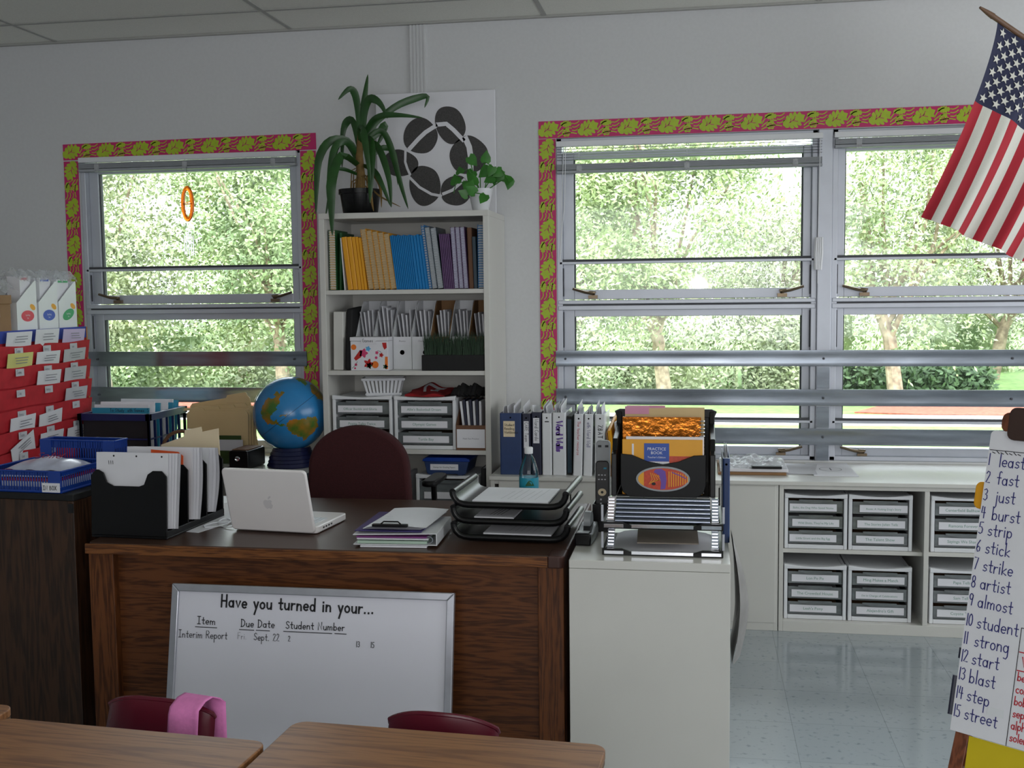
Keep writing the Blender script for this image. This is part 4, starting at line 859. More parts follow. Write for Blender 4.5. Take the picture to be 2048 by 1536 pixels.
for k, z in enumerate(RZ):
    q = MB(); q.grid(lambda a, b_: (-.648 + 1.238 * a, z - .094 + .094 * b_ + .003 * sin(a * 21 + k), .011 + .014 * b_ + .0025 * sin(a * 17 + 2 * k)), 36, 3, 0, MX); q.build('pocket', RED, pc, fix=False, smooth=True)
    for ci, y in enumerate(COLY):
        if ci == 0 and k: continue
        MB().box((y - .03, z - .043, .0262), (y + .035, z - .009, .0272), 0, MX).write(random.choice(('Sam', 'Amy', 'Joe', 'Lia')), .009, .002, 1, MX @ Matrix.Translation((y - .022, z - .032, .0277))).build('name_tag', [PAPER2, INKG], pc, fix=False)
rows = ('top row', 'second row', 'third row', 'fourth row', 'fifth row', 'sixth row'); cols = ('', 'left column', 'middle column', 'right column')
for (k, ci, hh, tilt, m_) in ((0, 1, .062, 0, PAPER), (0, 2, .068, 0, PAPER), (0, 3, .06, -1, mat('lilac_paper', (206, 190, 224), .8)), (1, 1, .062, 0, mat('lemon_paper', (214, 210, 130), .8)), (1, 2, .058, 0, PAPER), (1, 3, .06, 1, PAPER2), (2, 2, .064, -1, PAPER), (2, 3, .065, 0, PAPER2), (3, 3, .06, 0, PAPER2), (4, 1, .062, 2, PAPER), (4, 2, .06, 5, PAPER), (5, 2, .06, 1, PAPER), (5, 3, .06, 2, PAPER), (5, 1, .055, 22, PAPER)):
    y = COLY[ci]; q = MB(); Mq = Matrix.Rotation(R(tilt), 4, 'Z')
    q.grid(lambda a, b_: (-.1 + .2 * a, -.06 + (.06 + hh) * b_, .001 * sin(a * 5) + .021 * b_), 6, 2, 0, MX @ Mq); q.grid(lambda a, b_: (-.098 + .2 * a, -.06 + (.064 + hh) * b_, -.002 + .021 * b_), 6, 2, 0, MX @ Mq)
    for j in range(3): q.stroke([(-.05 + .02 * random.random(), hh * (.3 + .2 * j)), (.06 - .03 * random.random(), hh * (.3 + .2 * j))], .0035, 1, MX @ Mq @ Matrix.Translation((0, 0, .024)))
    o = q.build('folded_paper', [m_, INKG], loc=(-3.203 + .0115, 4.8 + y + .01, .72 + RZ[k]), fix=False)
    tag(o, '%s paper tucked in the %s, %s of the red pocket chart' % ('lilac folded' if (k, ci) == (0, 3) else 'lemon yellow folded' if (k, ci) == (1, 1) else 'white folded' if tilt < 20 else 'tilted white', rows[k], cols[ci]), 'paper', 'papers in the pocket chart')
# three game boxes, a carton and plastic film on the unit
for k, (y, cname, cm) in enumerate(((4.82, 'red', mat('oval_red', (206, 30, 70), .4)), (5.0, 'blue', mat('oval_blue', (30, 70, 180), .4)), (5.172, 'green', mat('oval_green', (20, 150, 90), .4)))):
    r = thing('magazine_file', 'white slant-cut file box with a %s oval on its side, above the pocket chart' % cname, 'magazine file', (-3.265, y, 1.4386), 0, 'file boxes above the pocket chart'); d, h, w = .163, .24, .1
    sd = [(0, 0), (d, 0), (d, h), (d - .012, h), (0, .135)]
    q = MB().prism(sd, -w / 2, -w / 2 + .003, 'yz').prism(sd, w / 2 - .003, w / 2, 'yz').box((-w / 2 + .003, 0, 0), (w / 2 - .003, .003, .135)).box((-w / 2 + .003, d - .003, 0), (w / 2 - .003, d, h)).box((-w / 2 + .003, .003, 0), (w / 2 - .003, d - .003, .003)); q.build('body', WHITE2, r)
    Mo = Matrix.Translation((w / 2 + .0005, 0, 0)) @ MX
    q = MB(); q.flat([(.085 + .052 * cos(a), .07 + .027 * sin(a) + .012 * cos(a) * (k == 2)) for a in [2 * pi * i / 28 for i in range(28)]], 0, Mo); q.text('Spelling', .012, 1, Mo @ Matrix.Translation((.085, .07, .0005))); q.text('Set', .011, 1, Mo @ Matrix.Translation((.085, .056, .0005))); q.build('oval_label', [cm, PAPER], r, fix=False)
    q = MB(); q.flat([(.128 + .022 * cos(a), .112 + .014 * sin(a) - .006 * cos(a)) for a in [2 * pi * i / 20 for i in range(20)]], 0, Mo); q.build('gold_seal', YELLOW, r, fix=False)
    MB().box((-w / 2 + .02, .05 - .02 * k, .006), (w / 2 - .012, .05 - .02 * k + .085 + .01 * k, .262 - .006 * k)).box((w / 2 - .0118, .06 - .02 * k, .245 - .006 * k), (w / 2 - .0112, .11, .255 - .006 * k), 1).build('cards', [PAPER, cm], r)
    q = MB(); q.grid(lambda u, v: (-w / 2 - .01 + (w + .02) * v, -.002 + .17 * u, .25 + .03 * sin(pi * v) + .012 * sin(17 * u + 5 * k) * sin(9 * v + k) + .014 * sin(29 * u)), 22, 10); q.build('plastic_cover', FILM, r, fix=False, smooth=True)
cb = thing('cardboard_box', 'brown cardboard box at the left edge beside the slant-cut file boxes', 'box', (-3.32, 4.58, 1.4386))
MB().box((-.12, -.17, 0), (.12, .17, .165)).build('body', BROWNL, cb, bevel=.002); MB().box((-.124, -.174, .13), (.124, .174, .172)).build('lid', BROWNL, cb, bevel=.002)
MB().box((.124, .02, .07), (.1246, .08, .105)).build('sticker', PAPER, cb)
q = MB(); q.grid(lambda u, v: (-.13 + .26 * v, -.17 + .4 * u, .185 + .06 * sin(pi * v) * (.6 + .4 * sin(9 * u)) + .014 * sin(23 * u + 7 * v) + .008 * sin(41 * v)), 28, 14); o = q.build('plastic_bag', FILM, loc=(-3.32, 4.58, 1.4386 + .01), fix=False, smooth=True); tag(o, 'crumpled clear plastic bag lying over the cardboard box at the left edge', 'bag')

# ---- crate of files
def crate():
    r = thing('file_crate', 'dark blue plastic crate of files under the left window', 'crate', (-2.962, 5.42, CH + .0006), 0); w, d, h = .188, .2, .285
    q = MB(); q.box((-w, -d, 0), (w, d, .008))
    for (a, c) in (((-w, -d), (w, -d)), ((w, -d), (w, d)), ((w, d), (-w, d)), ((-w, d), (-w, -d))):
        n = 6
        for k in ((0, n) if a[1] == c[1] == -d else range(n + 1)):
            x_, y2 = a[0] + (c[0] - a[0]) * k / n, a[1] + (c[1] - a[1]) * k / n; q.box((x_ - .007, y2 - .005, 0), (x_ + .007, y2 + .005, h - .03))
        for z in (.05, .15): q.box((min(a[0], c[0]) - .004, min(a[1], c[1]) - .004, z), (max(a[0], c[0]) + .004, max(a[1], c[1]) + .004, z + .008))
        q.box((min(a[0], c[0]) - .012, min(a[1], c[1]) - .012, h - .035), (max(a[0], c[0]) + .012, max(a[1], c[1]) + .012, h))
    q.build('lattice', BLUED, r, bevel=.001)
    MB().box((-w + .01, -d + .006, .012), (w - .01, -d + .012, h - .036)).build('front_insert', CRATEI, r)
    return r
crate()
for k in range(6):
    m_ = (TEAL, PAPER, TEAL, PAPER, TEAL, TEAL)[k]; q = MB().box((-.16, 0, 0), (.155, .012, .255 + .008 * (k % 3))).box((-.155, .0125, .003), (.15, .02, .262 + .01 * ((k + 1) % 3)), 1)
    if k == 0: q.write('To Study Math Games  5', .0085, .002, 2, Matrix.Translation((-.06, -.0006, .235)) @ FACE)
    o = q.build('hanging_file', [m_, PAPER, INK], loc=(-2.962 + .012 * (k > 2), 5.265 + .055 * k, CH + .055), rot=(R(-5 - 1.2 * k), 0, R(-1 * (k > 3))))
    tag(o, ['teal folder with handwriting at the front of the blue crate', 'white papers just behind the front teal folder in the crate', 'teal folder second from the front in the blue crate', 'white papers in the middle of the blue crate', 'teal folder second from the back of the blue crate', 'tilted teal folder at the back of the blue crate'][k], 'folder', 'files in the blue crate')
# ---- manila folders between green bookends
fh = thing('folder_rack', 'olive green metal rack in front of the manila folders', 'rack', (-2.46, 5.44, CH + .0006))
MB().box((-.1, -.004, 0), (.09, .0, .15)).box((-.1, -.004, 0), (.09, .09, .004)).build('front_plate', GREEND, fh, bevel=.002); MB().box((-.095, -.0065, .07), (.1, -.0045, .128)).build('paper_slip', PAPER2, fh)
for k in range(5):
    w = .34; z = .27 + .007 * k; tb = (-.13, -.06, .01, .06, .1)[k]
    p = [(-w / 2, 0), (w / 2, 0), (w / 2, z - .02), (w / 2 - .015, z), (tb + .06, z), (tb + .052, z + .014), (tb - .052, z + .014), (tb - .06, z), (-w / 2 + .015, z), (-w / 2, z - .015)]
    o = MB().prism(p, 0, .006, 'xz').build('manila_folder', MANILA, loc=(-2.52 + .006 * k, 5.47 + .022 * k, CH + .006 + .03 * (k == 4)), rot=(R(-3 + .5 * k), 0 if k < 4 else R(-9), R(2))); tag(o, ['front manila folder standing in the rack left of the globe', 'second manila folder from the front, left of the globe', 'middle manila folder of five left of the globe', 'fourth manila folder from the front, left of the globe', 'rearmost tilted manila folder sticking up left of the globe'][k], 'folder', 'manila folders by the globe')
# ---- headphones, red jar, sharpener
hp = thing('headphones', 'brown headphones standing in front of the manila folders', 'headphones', (-2.622, 5.27, CH + .0075), R(8))
q = MB(); q.tube([(.1 * cos(R(a)), 0, .085 + .1 * sin(R(a))) for a in range(-10, 191, 10)], .009, 8); q.build('headband', BROWN, hp, smooth=True)
for s in (-1, 1): MB().lathe([(.0, -.02), (.034, -.02), (.038, 0), (.03, .018), (0, .02)], 18, 0, Matrix.Translation((s * .095, 0, .045)) @ Matrix.Rotation(R(90), 4, 'Y')).build('ear_cup', BLACKM, hp, smooth=True)
MB().box((.03, -.012, .178), (.055, .012, .196)).build('slider_clip', WHITE2, hp, bevel=.002)
rj = thing('jar', 'red box with a round orange-red lid inside the headphones', 'container', (-2.632, 5.325, CH + .0006))
MB().box((-.055, -.03, 0), (.06, .04, .085)).build('body', RED, rj, bevel=.004); MB().lathe([(.036, .086), (.04, .09), (.04, .118), (.034, .124), (0, .124)], 24).build('lid', REDP, rj, smooth=True)
ps = thing('pencil_sharpener', 'black electric pencil sharpener left of the globe', 'pencil sharpener', (-2.305, 5.245, CH + .0006), R(-3))
MB().prism(rrect(-.052, .052, 0, .098, .012, 3), 0, .2, 'xz').build('body', BLACK, ps, bevel=.003, smooth=True); MB().box((-.045, .02, .0985), (.045, .18, .102)).build('top_plate', BROWN, ps, bevel=.001)
MB().lathe([(0, 0), (.006, 0), (.012, .004), (.014, 0)], 16, 0, Matrix.Translation((-.005, -.002, .058)) @ FACE).build('pencil_hole', CHROME, ps, smooth=True)
MB().tube([(-.052, .05, .008), (-.1, .02, .004), (-.16, .015, .004), (-.23, .0, .004)], .0035, 6).build('power_cord', BLACK, ps, smooth=True)

# ---- globe
gl = thing('globe', 'blue globe with green and brown continents beside the bookcase', 'globe', (-2.085, 5.415, CH + .0006)); GR = .19; gc = Vector((0, 0, .272))
nrm = (Vector((0, 0, 1.6)) - (Vector(gl.location) + gc)).normalized(); rt = Vector((0, 0, 1)).cross(nrm).normalized(); u3 = nrm.cross(rt)
def gp_(L): return [((x - 1107) / 329, (427 - y) / 329) for x, y in L]
LANDS = [gp_([(1062, 245), (1035, 232), (1020, 250), (990, 228), (968, 262), (985, 285), (945, 290), (915, 285), (880, 330), (850, 395), (858, 450), (885, 490), (915, 515), (958, 518), (1000, 524), (1030, 545), (1058, 530), (1050, 520), (1015, 515), (990, 500), (985, 480), (958, 490), (935, 470), (930, 440), (955, 420), (985, 402), (990, 370), (1005, 340), (1022, 315), (1010, 290), (1040, 270)]),
         gp_([(1062, 525), (1085, 492), (1120, 478), (1165, 482), (1220, 478), (1262, 464), (1330, 462), (1338, 500), (1340, 555), (1310, 590), (1280, 620), (1240, 650), (1212, 676), (1195, 640), (1150, 622), (1110, 600), (1080, 565)]),
         gp_([(1150, 120), (1200, 105), (1240, 128), (1262, 178), (1235, 182), (1215, 160)]), gp_([(1275, 172), (1330, 160), (1385, 180), (1430, 250), (1430, 330), (1400, 330), (1345, 300), (1310, 265), (1285, 235), (1290, 205)]), gp_([(1000, 440), (1050, 438), (1078, 428), (1070, 445), (1020, 452)])]
def inside(p, P):
    c = False; j = len(P) - 1
    for i in range(len(P)):
        if (P[i][1] > p[1]) != (P[j][1] > p[1]) and p[0] < (P[j][0] - P[i][0]) * (p[1] - P[i][1]) / (P[j][1] - P[i][1]) + P[i][0]: c = not c
        j = i
    return c
def land(a, b_):
    th_, ph = pi * b_, 2 * pi * a; p = Vector((sin(th_) * cos(ph), sin(th_) * sin(ph), -cos(th_))); k = (p.dot(rt), p.dot(u3)) if p.dot(nrm) > 0 else (-p.dot(u3), p.dot(rt))
    k = (k[0] + .012 * sin(40 * k[1]) + .007 * sin(90 * k[1]), k[1] + .012 * sin(37 * k[0]) + .006 * sin(83 * k[0])); return 1 if any(inside(k, L) for L in LANDS) else 0
q = MB(); q.grid(lambda a, b_: (gc.x + GR * sin(pi * b_) * cos(2 * pi * a), gc.y + GR * sin(pi * b_) * sin(2 * pi * a), gc.z - GR * cos(pi * b_)), 200, 130, mf=land); q.build('ball', [OCEAN, LAND], gl, smooth=True, fix=False)
q = MB(); ax = (u3 * .8 - rt * .6).normalized(); e1 = ax.cross(nrm).normalized(); e2 = ax.cross(e1)
q.tube([gc + (e1 * cos(R(a)) + e2 * sin(R(a))) * (GR + .0006) for a in range(0, 361, 6)], .0009, 4); q.build('equator_line', INK, gl)
q = MB(); e1 = (-rt * .94 + nrm * .34).normalized(); q.tube([gc + (e1 * cos(R(a)) + u3 * sin(R(a))) * (GR + .008) for a in range(-75, 100, 5)], .0045, 6); q.build('meridian_arm', CLEARP, gl, smooth=True)
MB().lathe([(.0, 0), (.125, 0), (.128, .006), (.118, .022), (.122, .026), (.114, .04), (.118, .044), (.108, .06), (.112, .064), (.1, .082), (.102, .086), (.094, .1), (.08, .095), (0, .09)], 40).build('base', GLOBEB, gl, smooth=True)

# ---- wind chime in the left window
wc = thing('wind_chime', 'orange oval wind chime hanging in the left window', 'wind chime', (-2.768, WY - .05, 1.78))
MB().tube([(0, 0, .42), (.001, 0, .52)], .0012, 5).build('string', BLACKM, wc)
q = MB(); N_ = 40
q.grid(lambda a, b_: ((.026 + .0115 * sin(2 * pi * b_)) * 1.05 * cos(2 * pi * a), .004 * cos(2 * pi * b_), .32 + (.084 + .0135 * sin(2 * pi * b_)) * sin(2 * pi * a)), N_, 8); q.build('hoop', ORANGE, wc, smooth=True, fix=False)
q = MB(); q.tube([(-.027, 0, .32), (0, -.006, .317), (.027, 0, .32)], .003, 6); q.tube([(-.02, 0, .33), (0, -.003, .325), (.02, 0, .335)], .002, 5); q.build('dragonfly', ORANGE, wc)
for k in range(5): x_ = -.026 + .013 * k; MB().tube([(x_, 0, .17 - .012 * abs(k - 2)), (x_, 0, .045 - .01 * (k % 2))], .0036, 8).tube([(x_, 0, .17 - .012 * abs(k - 2)), (x_ * .4, 0, .23)], .0006, 4).build('chime_tube', CHROME, wc, smooth=True)

# ------------------------------------------------------------------ teacher's desk
DZ = .737; DX0, DX1, DY0, DY1 = -2.128, -.432, 3.515, 4.43
dk = thing('teacher_desk', "teacher's wooden desk with a dark brown top holding the laptop", 'desk', ((DX0 + DX1) / 2, DY0, 0)); cx = (DX0 + DX1) / 2; w = (DX1 - DX0) / 2; dd = DY1 - DY0
MB().prism(rrect(-w + .004, w - .004, .006, dd, .03, 5), DZ - .036, DZ, 'xy').build('desktop', DTOP, dk, bevel=.002)
MB().box((-w + .001, -.002, DZ - .038), (w - .055, .006, DZ - .002)).build('front_edge', OAKE, dk, bevel=.003)
MB().prism(rrect(w - .055, w, -.003, .1, .022, 5, (0, 0, 0, 1)), DZ - .04, DZ + .0015, 'xy').prism([(w - .014, .1), (w, .1), (w, dd), (w - .014, dd)], DZ - .04, DZ + .0015, 'xy').build('corner_edge', mat('dark_edge', (60, 30, 22), .55, noise=.1), dk, bevel=.005)
MB().box((-w + .1, .045, .06), (w - .09, .063, DZ - .039)).build('modesty_panel', OAK, dk)
for s in (-1, 1):
    a, c = (-w + .006, -w + .1) if s < 0 else (w - .09, w - .004)
    MB().box((a, .012, 0), (c, .06, DZ - .039)).build('post', OAKZ, dk, bevel=.003)
    a, c = (-w + .006, -w + .4) if s < 0 else (w - .4, w - .004)
    MB().box((a, .064, .06), (c, dd - .03, DZ - .039)).build('pedestal', OAKZ, dk, bevel=.002)

# whiteboard leaning on the desk front
wb_ = thing('whiteboard', 'silver-framed whiteboard with homework reminders leaning on the desk front', 'whiteboard', (-1.292, 3.375, 0), 0, rx=R(-11)); WW, WH = .498, .622
MB().box((-WW + .02, .004, .02), (WW - .02, .012, WH - .02)).build('face', BOARDW, wb_)
fw = .026
for nm_, P in (('frame_top', [(-WW, WH), (WW, WH), (WW - fw, WH - fw), (-WW + fw, WH - fw)]), ('frame_bottom', [(-WW, 0), (WW, 0), (WW - fw, fw), (-WW + fw, fw)]), ('frame_side', [(-WW, 0), (-WW + fw, fw), (-WW + fw, WH - fw), (-WW, WH)]), ('frame_side', [(WW, 0), (WW - fw, fw), (WW - fw, WH - fw), (WW, WH)])):
    m = MB().prism(P, -.006, .014, 'xz'); m.build(nm_, SILVER, wb_, bevel=.003)
FW = lambda x, z, r=0: Matrix.Translation((x, .0022, z)) @ FACE @ Matrix.Rotation(R(r), 4, 'Z')
def wline(m): m.build('handwriting', INK, wb_, fix=False)
wline(MB().write('Have you turned in your...', .0205, .0062, 0, FW(-.318, .548, -.4), sx=.92, track=.26))
for tx, xh, w_, x, z, sx_, L in (('Item', .0125, .0029, -.402, .487, 1.1, [(-.408, -.33)]), ('Due Date', .0125, .003, -.243, .484, 1, [(-.248, -.196), (-.188, -.14)]), ('Student Number', .0122, .003, -.083, .484, 1, [(-.09, .08), (.09, .13)])):
    m = MB().write(tx, xh, w_, 0, FW(x, z), sx=sx_, track=.24)
    for a_, c_ in L: m.stroke([(a_, z - .01), (c_, z - .0105)], .0026, 0, FW(0, 0))
    wline(m)
for tx, xh, w_, x, z in (('Interim Report', .0125, .0023, -.468, .44), ('Sept. 22', .0118, .0023, -.195, .441), ('2', .009, .0023, -.073, .442), ('13', .009, .0023, .166, .433), ('15', .009, .0023, .216, .433), ('Fri.', .011, .0011, -.253, .442)): wline(MB().write(tx, xh, w_, 0, FW(x, z), sx=.92, track=.2))

# dark cabinet left of the desk
wc_ = thing('wooden_cabinet', 'tall dark walnut cabinet at the left end of the desk', 'cabinet', (-2.212, 3.6, 0), R(-4)); 
MB().box((-.9, 0, 0), (-.004, .45, .867)).build('body', DARKW, wc_, bevel=.003); MB().box((-.9, -.004, .868), (0, .455, .892)).build('top_panel', BLACKM, wc_, bevel=.003); MB().box((-.022, -.0065, .825), (-.004, -.0005, .858)).build('corner_plate', BLACKM, wc_)

def slot_basket(label, loc, w, d, h, rz, tag_=None):
    r = thing('paper_basket', label, 'basket', loc, rz, 'blue slotted paper baskets'); q = MB().box((-w, 0, 0), (w, d, .004))
    fl_ = .012
    def wallp(a, c, n):
        L = (Vector(c) - Vector(a)).length; dv = (Vector(c) - Vector(a)) / n
        for k in range(n):
            p = Vector(a) + dv * k; p2 = p + dv * .55; o_ = Vector((0, 0, h))
            q.add([p, p2, p2 + o_, p + o_], [(0, 1, 2, 3)])
        q.tube([Vector(a) + Vector((0, 0, h)), Vector(c) + Vector((0, 0, h))], .004, 6); q.tube([Vector(a) + Vector((0, 0, .005)), Vector(c) + Vector((0, 0, .005))], .005, 6)
        q.add([Vector(a) + Vector((0, 0, 0)), Vector(c), Vector(c) + Vector((0, 0, h * .28)), Vector(a) + Vector((0, 0, h * .28))], [(0, 1, 2, 3)])
        q.add([Vector(a) + Vector((0, 0, h * .8)), Vector(c) + Vector((0, 0, h * .8)), Vector(c) + Vector((0, 0, h)), Vector(a) + Vector((0, 0, h))], [(0, 1, 2, 3)])
    P = [(-w, 0, 0), (w, 0, 0), (w, d, 0), (-w, d, 0)]
    for k in range(4): wallp(P[k], P[(k + 1) % 4], 30 if k % 2 == 0 else 24)
    for s in (-1, 1):
        MB().box((s * w - .05 if s > 0 else -w, -.004, h * .3), (w if s > 0 else -w + .05, -.001, h)).build('corner_panel', BLUEP, r)
    q.build('body', BLUEP, r, fix=False)
    if tag_: MB().box((w - .075, -.0065, .004), (w - .002, -.0045, .038)).write(tag_, .0075, .0022, 1, Matrix.Translation((w - .07, -.0072, .013)) @ FACE, track=.2).build('name_card', [PAPER, INK], r, fix=False)
    return r
slot_basket('blue slotted tray with an IN BOX card at the front of the dark cabinet', (-2.43, 3.62, .8926), .165, .3, .078, R(-4), 'IN BOX')
slot_basket('blue slotted tray behind the IN BOX tray on the dark cabinet', (-2.40, 3.945, .8926), .165, .085, .145, R(-4))
for k, (lb, m_, z) in enumerate((('white papers at the bottom of the IN BOX tray', PAPER, .003), ('red and white booklet on the papers in the IN BOX tray', REDP, .03), ('white papers above the red booklet in the IN BOX tray', PAPER, .044))):
    o = MB().box((-.11, 0, 0), (.13, .24, (.026, .01, .014)[k])).build('paper_stack' if k != 1 else 'booklet', m_, loc=(-2.43, 3.65 + .005 * k, .8966 + z + .001), rot=(0, 0, R(-4 + 2 * k)), bevel=.002); tag(o, lb, 'papers')
cp = thing('snack_packet', 'white and blue packet with purple-red lettering on top of the IN BOX papers', 'packet', (-2.44, 3.69, .958), R(-4)); q = MB(); q.grid(lambda u, v: (-.11 + .24 * u, .2 * v, .004 + .034 * (sin(pi * u) * sin(pi * v)) ** .6 + .003 * sin(17 * u)), 18, 14); q.build('wrapper', mat('wrapper_foil', (200, 204, 226), .25, noise=.15, scale=20), cp, fix=False, smooth=True)
MB().text('Solid', .06, 0, Matrix.Translation((.03, .06, .041)) @ Matrix.Rotation(R(20), 4, 'X')).build('lettering', mat('packet_red', (150, 30, 70), .4), cp, fix=False)

# ---- black desk file sorter
so = thing('file_sorter', 'black plastic file sorter full of papers on the left of the desk', 'file sorter', (-2.005, 3.6, DZ + .0006), R(-3)); w = .15
p = [(-w, .01), (-w + .01, 0), (w - .01, 0), (w, .01), (w, .215), (w - .02, .235), (.095, .235), (.075, .222), (.06, .185), (.04, .178), (-.06, .178), (-.085, .19), (-.1, .225), (-.12, .235), (-w + .02, .235), (-w, .215)]
for k, y in enumerate((0, .15, .29, .42)):
    MB().prism(p, 0, .006, 'xz').build('divider', BLACK, so, loc=(0, y, .0085), rot=(R(-3), 0, 0), bevel=.002)
MB().box((-w, 0, 0), (w, .43, .008)).box((w - .008, 0, .008), (w, .43, .03)).box((-w, 0, .008), (-w + .008, .43, .03)).build('base', BLACK, so, bevel=.002)
def sheets(label, y0, x0, w_, h_, n, m_, holes=False, lean=-4, curl=.0):
    r = thing('paper_stack', label, 'papers', (-2.005 + y0 * .05, 3.6 + y0, DZ + .036), R(-3), 'papers in the black file sorter')
    for k in range(n):
        q = MB(); q.grid(lambda u, v: (x0 + w_ * u + .006 * k, .006 * k + .01 * curl * sin(3 * v) * u * k, h_ * v), 6, 8); q.grid(lambda u, v: (x0 + w_ * u + .006 * k, .006 * k + .004 + .01 * curl * sin(3 * v) * u * k, h_ * v), 6, 8)
        if holes and k == 0:
            for hx in (.07, .16, .26): q.flat([(hx + x0 + .0035 * cos(a), h_ - .012 + .0035 * sin(a)) for a in [2 * pi * i / 10 for i in range(10)]], 1, Matrix.Translation((0, -.0008, 0)) @ FACE)
            for j in range(3): q.stroke([(x0 + .05 + .008 * j, h_ - .03), (x0 + .051 + .008 * j, h_ - .042)], .002, 1, Matrix.Translation((0, -.0008, 0)) @ FACE)
        q.build('sheet', [m_ if k < n - 1 else PAPER2, INK], r, rot=(R(lean - k), 0, 0), fix=False)
sheets('hole-punched white papers in the front slot of the black sorter', .018, -.14, .285, .268, 5, PAPER, True)
sheets('white papers in the middle slot of the black sorter', .185, -.12, .27, .265, 4, PAPER, curl=.4)
sheets('white papers in the rear slot of the black sorter', .325, -.135, .275, .245, 4, PAPER, curl=.8)
o = MB().prism([(-.02, 0), (.11, 0), (.11, .24), (.09, .255), (-.02, .262)], 0, .003, 'xz').build('divider_tab', mat('orange_card', (222, 84, 30), .6, noise=.05), loc=(-1.985, 3.762, DZ + .0335), rot=(R(-4), 0, R(-3))); tag(o, 'orange-red card sticking up behind the front papers of the sorter', 'card')
o = MB().prism([(-.13, 0), (.14, 0), (.12, .335), (.05, .32), (.045, .34), (-.025, .325), (-.03, .3), (-.13, .265)], 0, .004, 'xz').build('manila_folder', CREAM, loc=(-2.0, 4.075, DZ + .002), rot=(R(-4), 0, R(-3))); tag(o, 'tilted cream folder sticking up at the back of the black sorter', 'folder')

# ---- laptop
lp = thing('laptop', 'open white laptop facing the maroon chair on the desk', 'laptop', (-1.518, 3.757, DZ + .0006), R(-6)); w = .166
MB().prism(rrect(-w, w, .0, .262, .016, 4), .002, .028, 'xy').build('base', LAPW, lp, bevel=.004, smooth=True)
q = MB()
for a in range(12):
    for b_ in range(5): q.box((-.14 + .0235 * a, .045 + .021 * b_, .028), (-.12 + .0235 * a, .0625 + .021 * b_, .0305))
q.box((-.14, .15, .028), (.138, .151, .0285)); q.build('keyboard', KEYS, lp)
for k in range(4): MB().box((w - .001, .05 + .022 * k, .012), (w + .0006, .062 + .022 * k, .018)).build('port', INK, lp)
ld = MB().prism(rrect(-w, w, 0, .246, .016, 4), 0, .014, 'xz').build('lid', LAPW, lp, loc=(0, -.0155, .0055), rot=(R(16), 0, 0), bevel=.005, smooth=True)
MB().box((-w + .02, .0165, .02), (w - .02, .0172, .215)).build('screen', BLACK, ld)
AP = [(0, .3), (.16, .38), (.34, .36), (.46, .22), (.36, .06), (.38, -.1), (.5, -.2), (.38, -.48), (.22, -.62), (.08, -.56), (-.06, -.56), (-.2, -.63), (-.4, -.44), (-.52, -.1), (-.5, .16), (-.36, .34), (-.16, .38)]
q = MB(); Ma = Matrix.Translation((0, -.0006, .115)) @ FACE @ Matrix.Rotation(pi, 4, 'Z') @ Matrix.Rotation(pi, 4, 'Z'); q.flat([(x * .036, y * .036) for x, y in AP], 0, Ma); q.flat([(.002, .015), (.002, .021), (.008, .028), (.014, .029), (.013, .022)], 0, Ma); q.build('emblem', LAPG, ld, fix=False)
o = MB(); o.tube([(-1.685, 3.80, DZ + .012), (-1.72, 3.79, DZ + .004), (-1.78, 3.84, DZ + .004), (-1.815, 3.92, DZ + .004), (-1.80, 3.98, DZ + .004), (-1.74, 3.9, DZ + .004), (-1.75, 3.81, DZ + .006), (-1.815, 3.78, DZ + .004), (-1.83, 3.83, DZ + .004), (-1.80, 3.9, DZ + .006), (-1.73, 3.86, DZ + .005), (-1.70, 3.94, DZ + .004), (-1.72, 4.1, DZ + .004)], .0027, 6); o = o.build('power_cord', WHITE2, smooth=True, subsurf=1); tag(o, 'white power cord looped beside the laptop', 'cord')
o = MB().box((-.13, -.3, 0), (.14, .34, .0012)).build('paper_sheet', PAPER, loc=(-1.885, 4.04, DZ + .0005), rot=(0, 0, R(-14))); o.location.x = -1.86; tag(o, 'large white sheet of paper on the desk under the cord', 'paper')

# ---- binder and clipboard
wbd = thing('ring_binder', 'white ring binder lying flat on the desk under the clipboard', 'binder', (-1.018, 3.575, DZ + .0006), R(3)); w = .145
MB().box((-w, 0, .008), (w, .29, .011)).build('cover', WHITE2, wbd, bevel=.001); MB().box((-w, 0, .044), (w, .29, .047), 0, Matrix.Rotation(R(-1.2), 4, 'Y')).build('cover', WHITE2, wbd, bevel=.001); MB().box((w - .003, 0, .008), (w, .29, .047)).build('spine', WHITE2, wbd)
MB().box((-w + .012, .004, .026), (w - .03, .28, .031)).box((-w + .012, -.002, .034), (w - .035, .28, .037), 1).build('pages', [PAPER, mat('purple_sheet', (140, 70, 140), .7, noise=.05)], wbd)
MB().box((-w + .014, .002, .013), (w - .035, .28, .022)).build('divider_sheet', mat('pale_green_sheet', (176, 200, 184), .7, noise=.05), wbd)
q = MB()
for y in (.01, .1, .2): q.tube([(w - .03 + .014 * cos(R(a)), y, .026 + .012 * sin(R(a))) for a in range(0, 361, 30)], .0022, 5)
q.build('ring_clip', CHROME, wbd); o = MB().box((-.12, 0, 0), (.11, .26, .006)).build('paper_stack', PAPER, loc=(-1.018, 3.572, DZ + .001), rot=(0, 0, R(3)), bevel=.001); tag(o, 'thin white papers underneath the white ring binder', 'papers')
cl = thing('clipboard', 'dark purple clipboard with white papers and a black clip on the white binder', 'clipboard', (-1.032, 3.585, DZ + .0525), R(1)); MB().box((-.13, 0, 0), (.105, .32, .003)).build('board', mat('clipboard_purple', (58, 48, 110), .3, noise=.1), cl, bevel=.001)
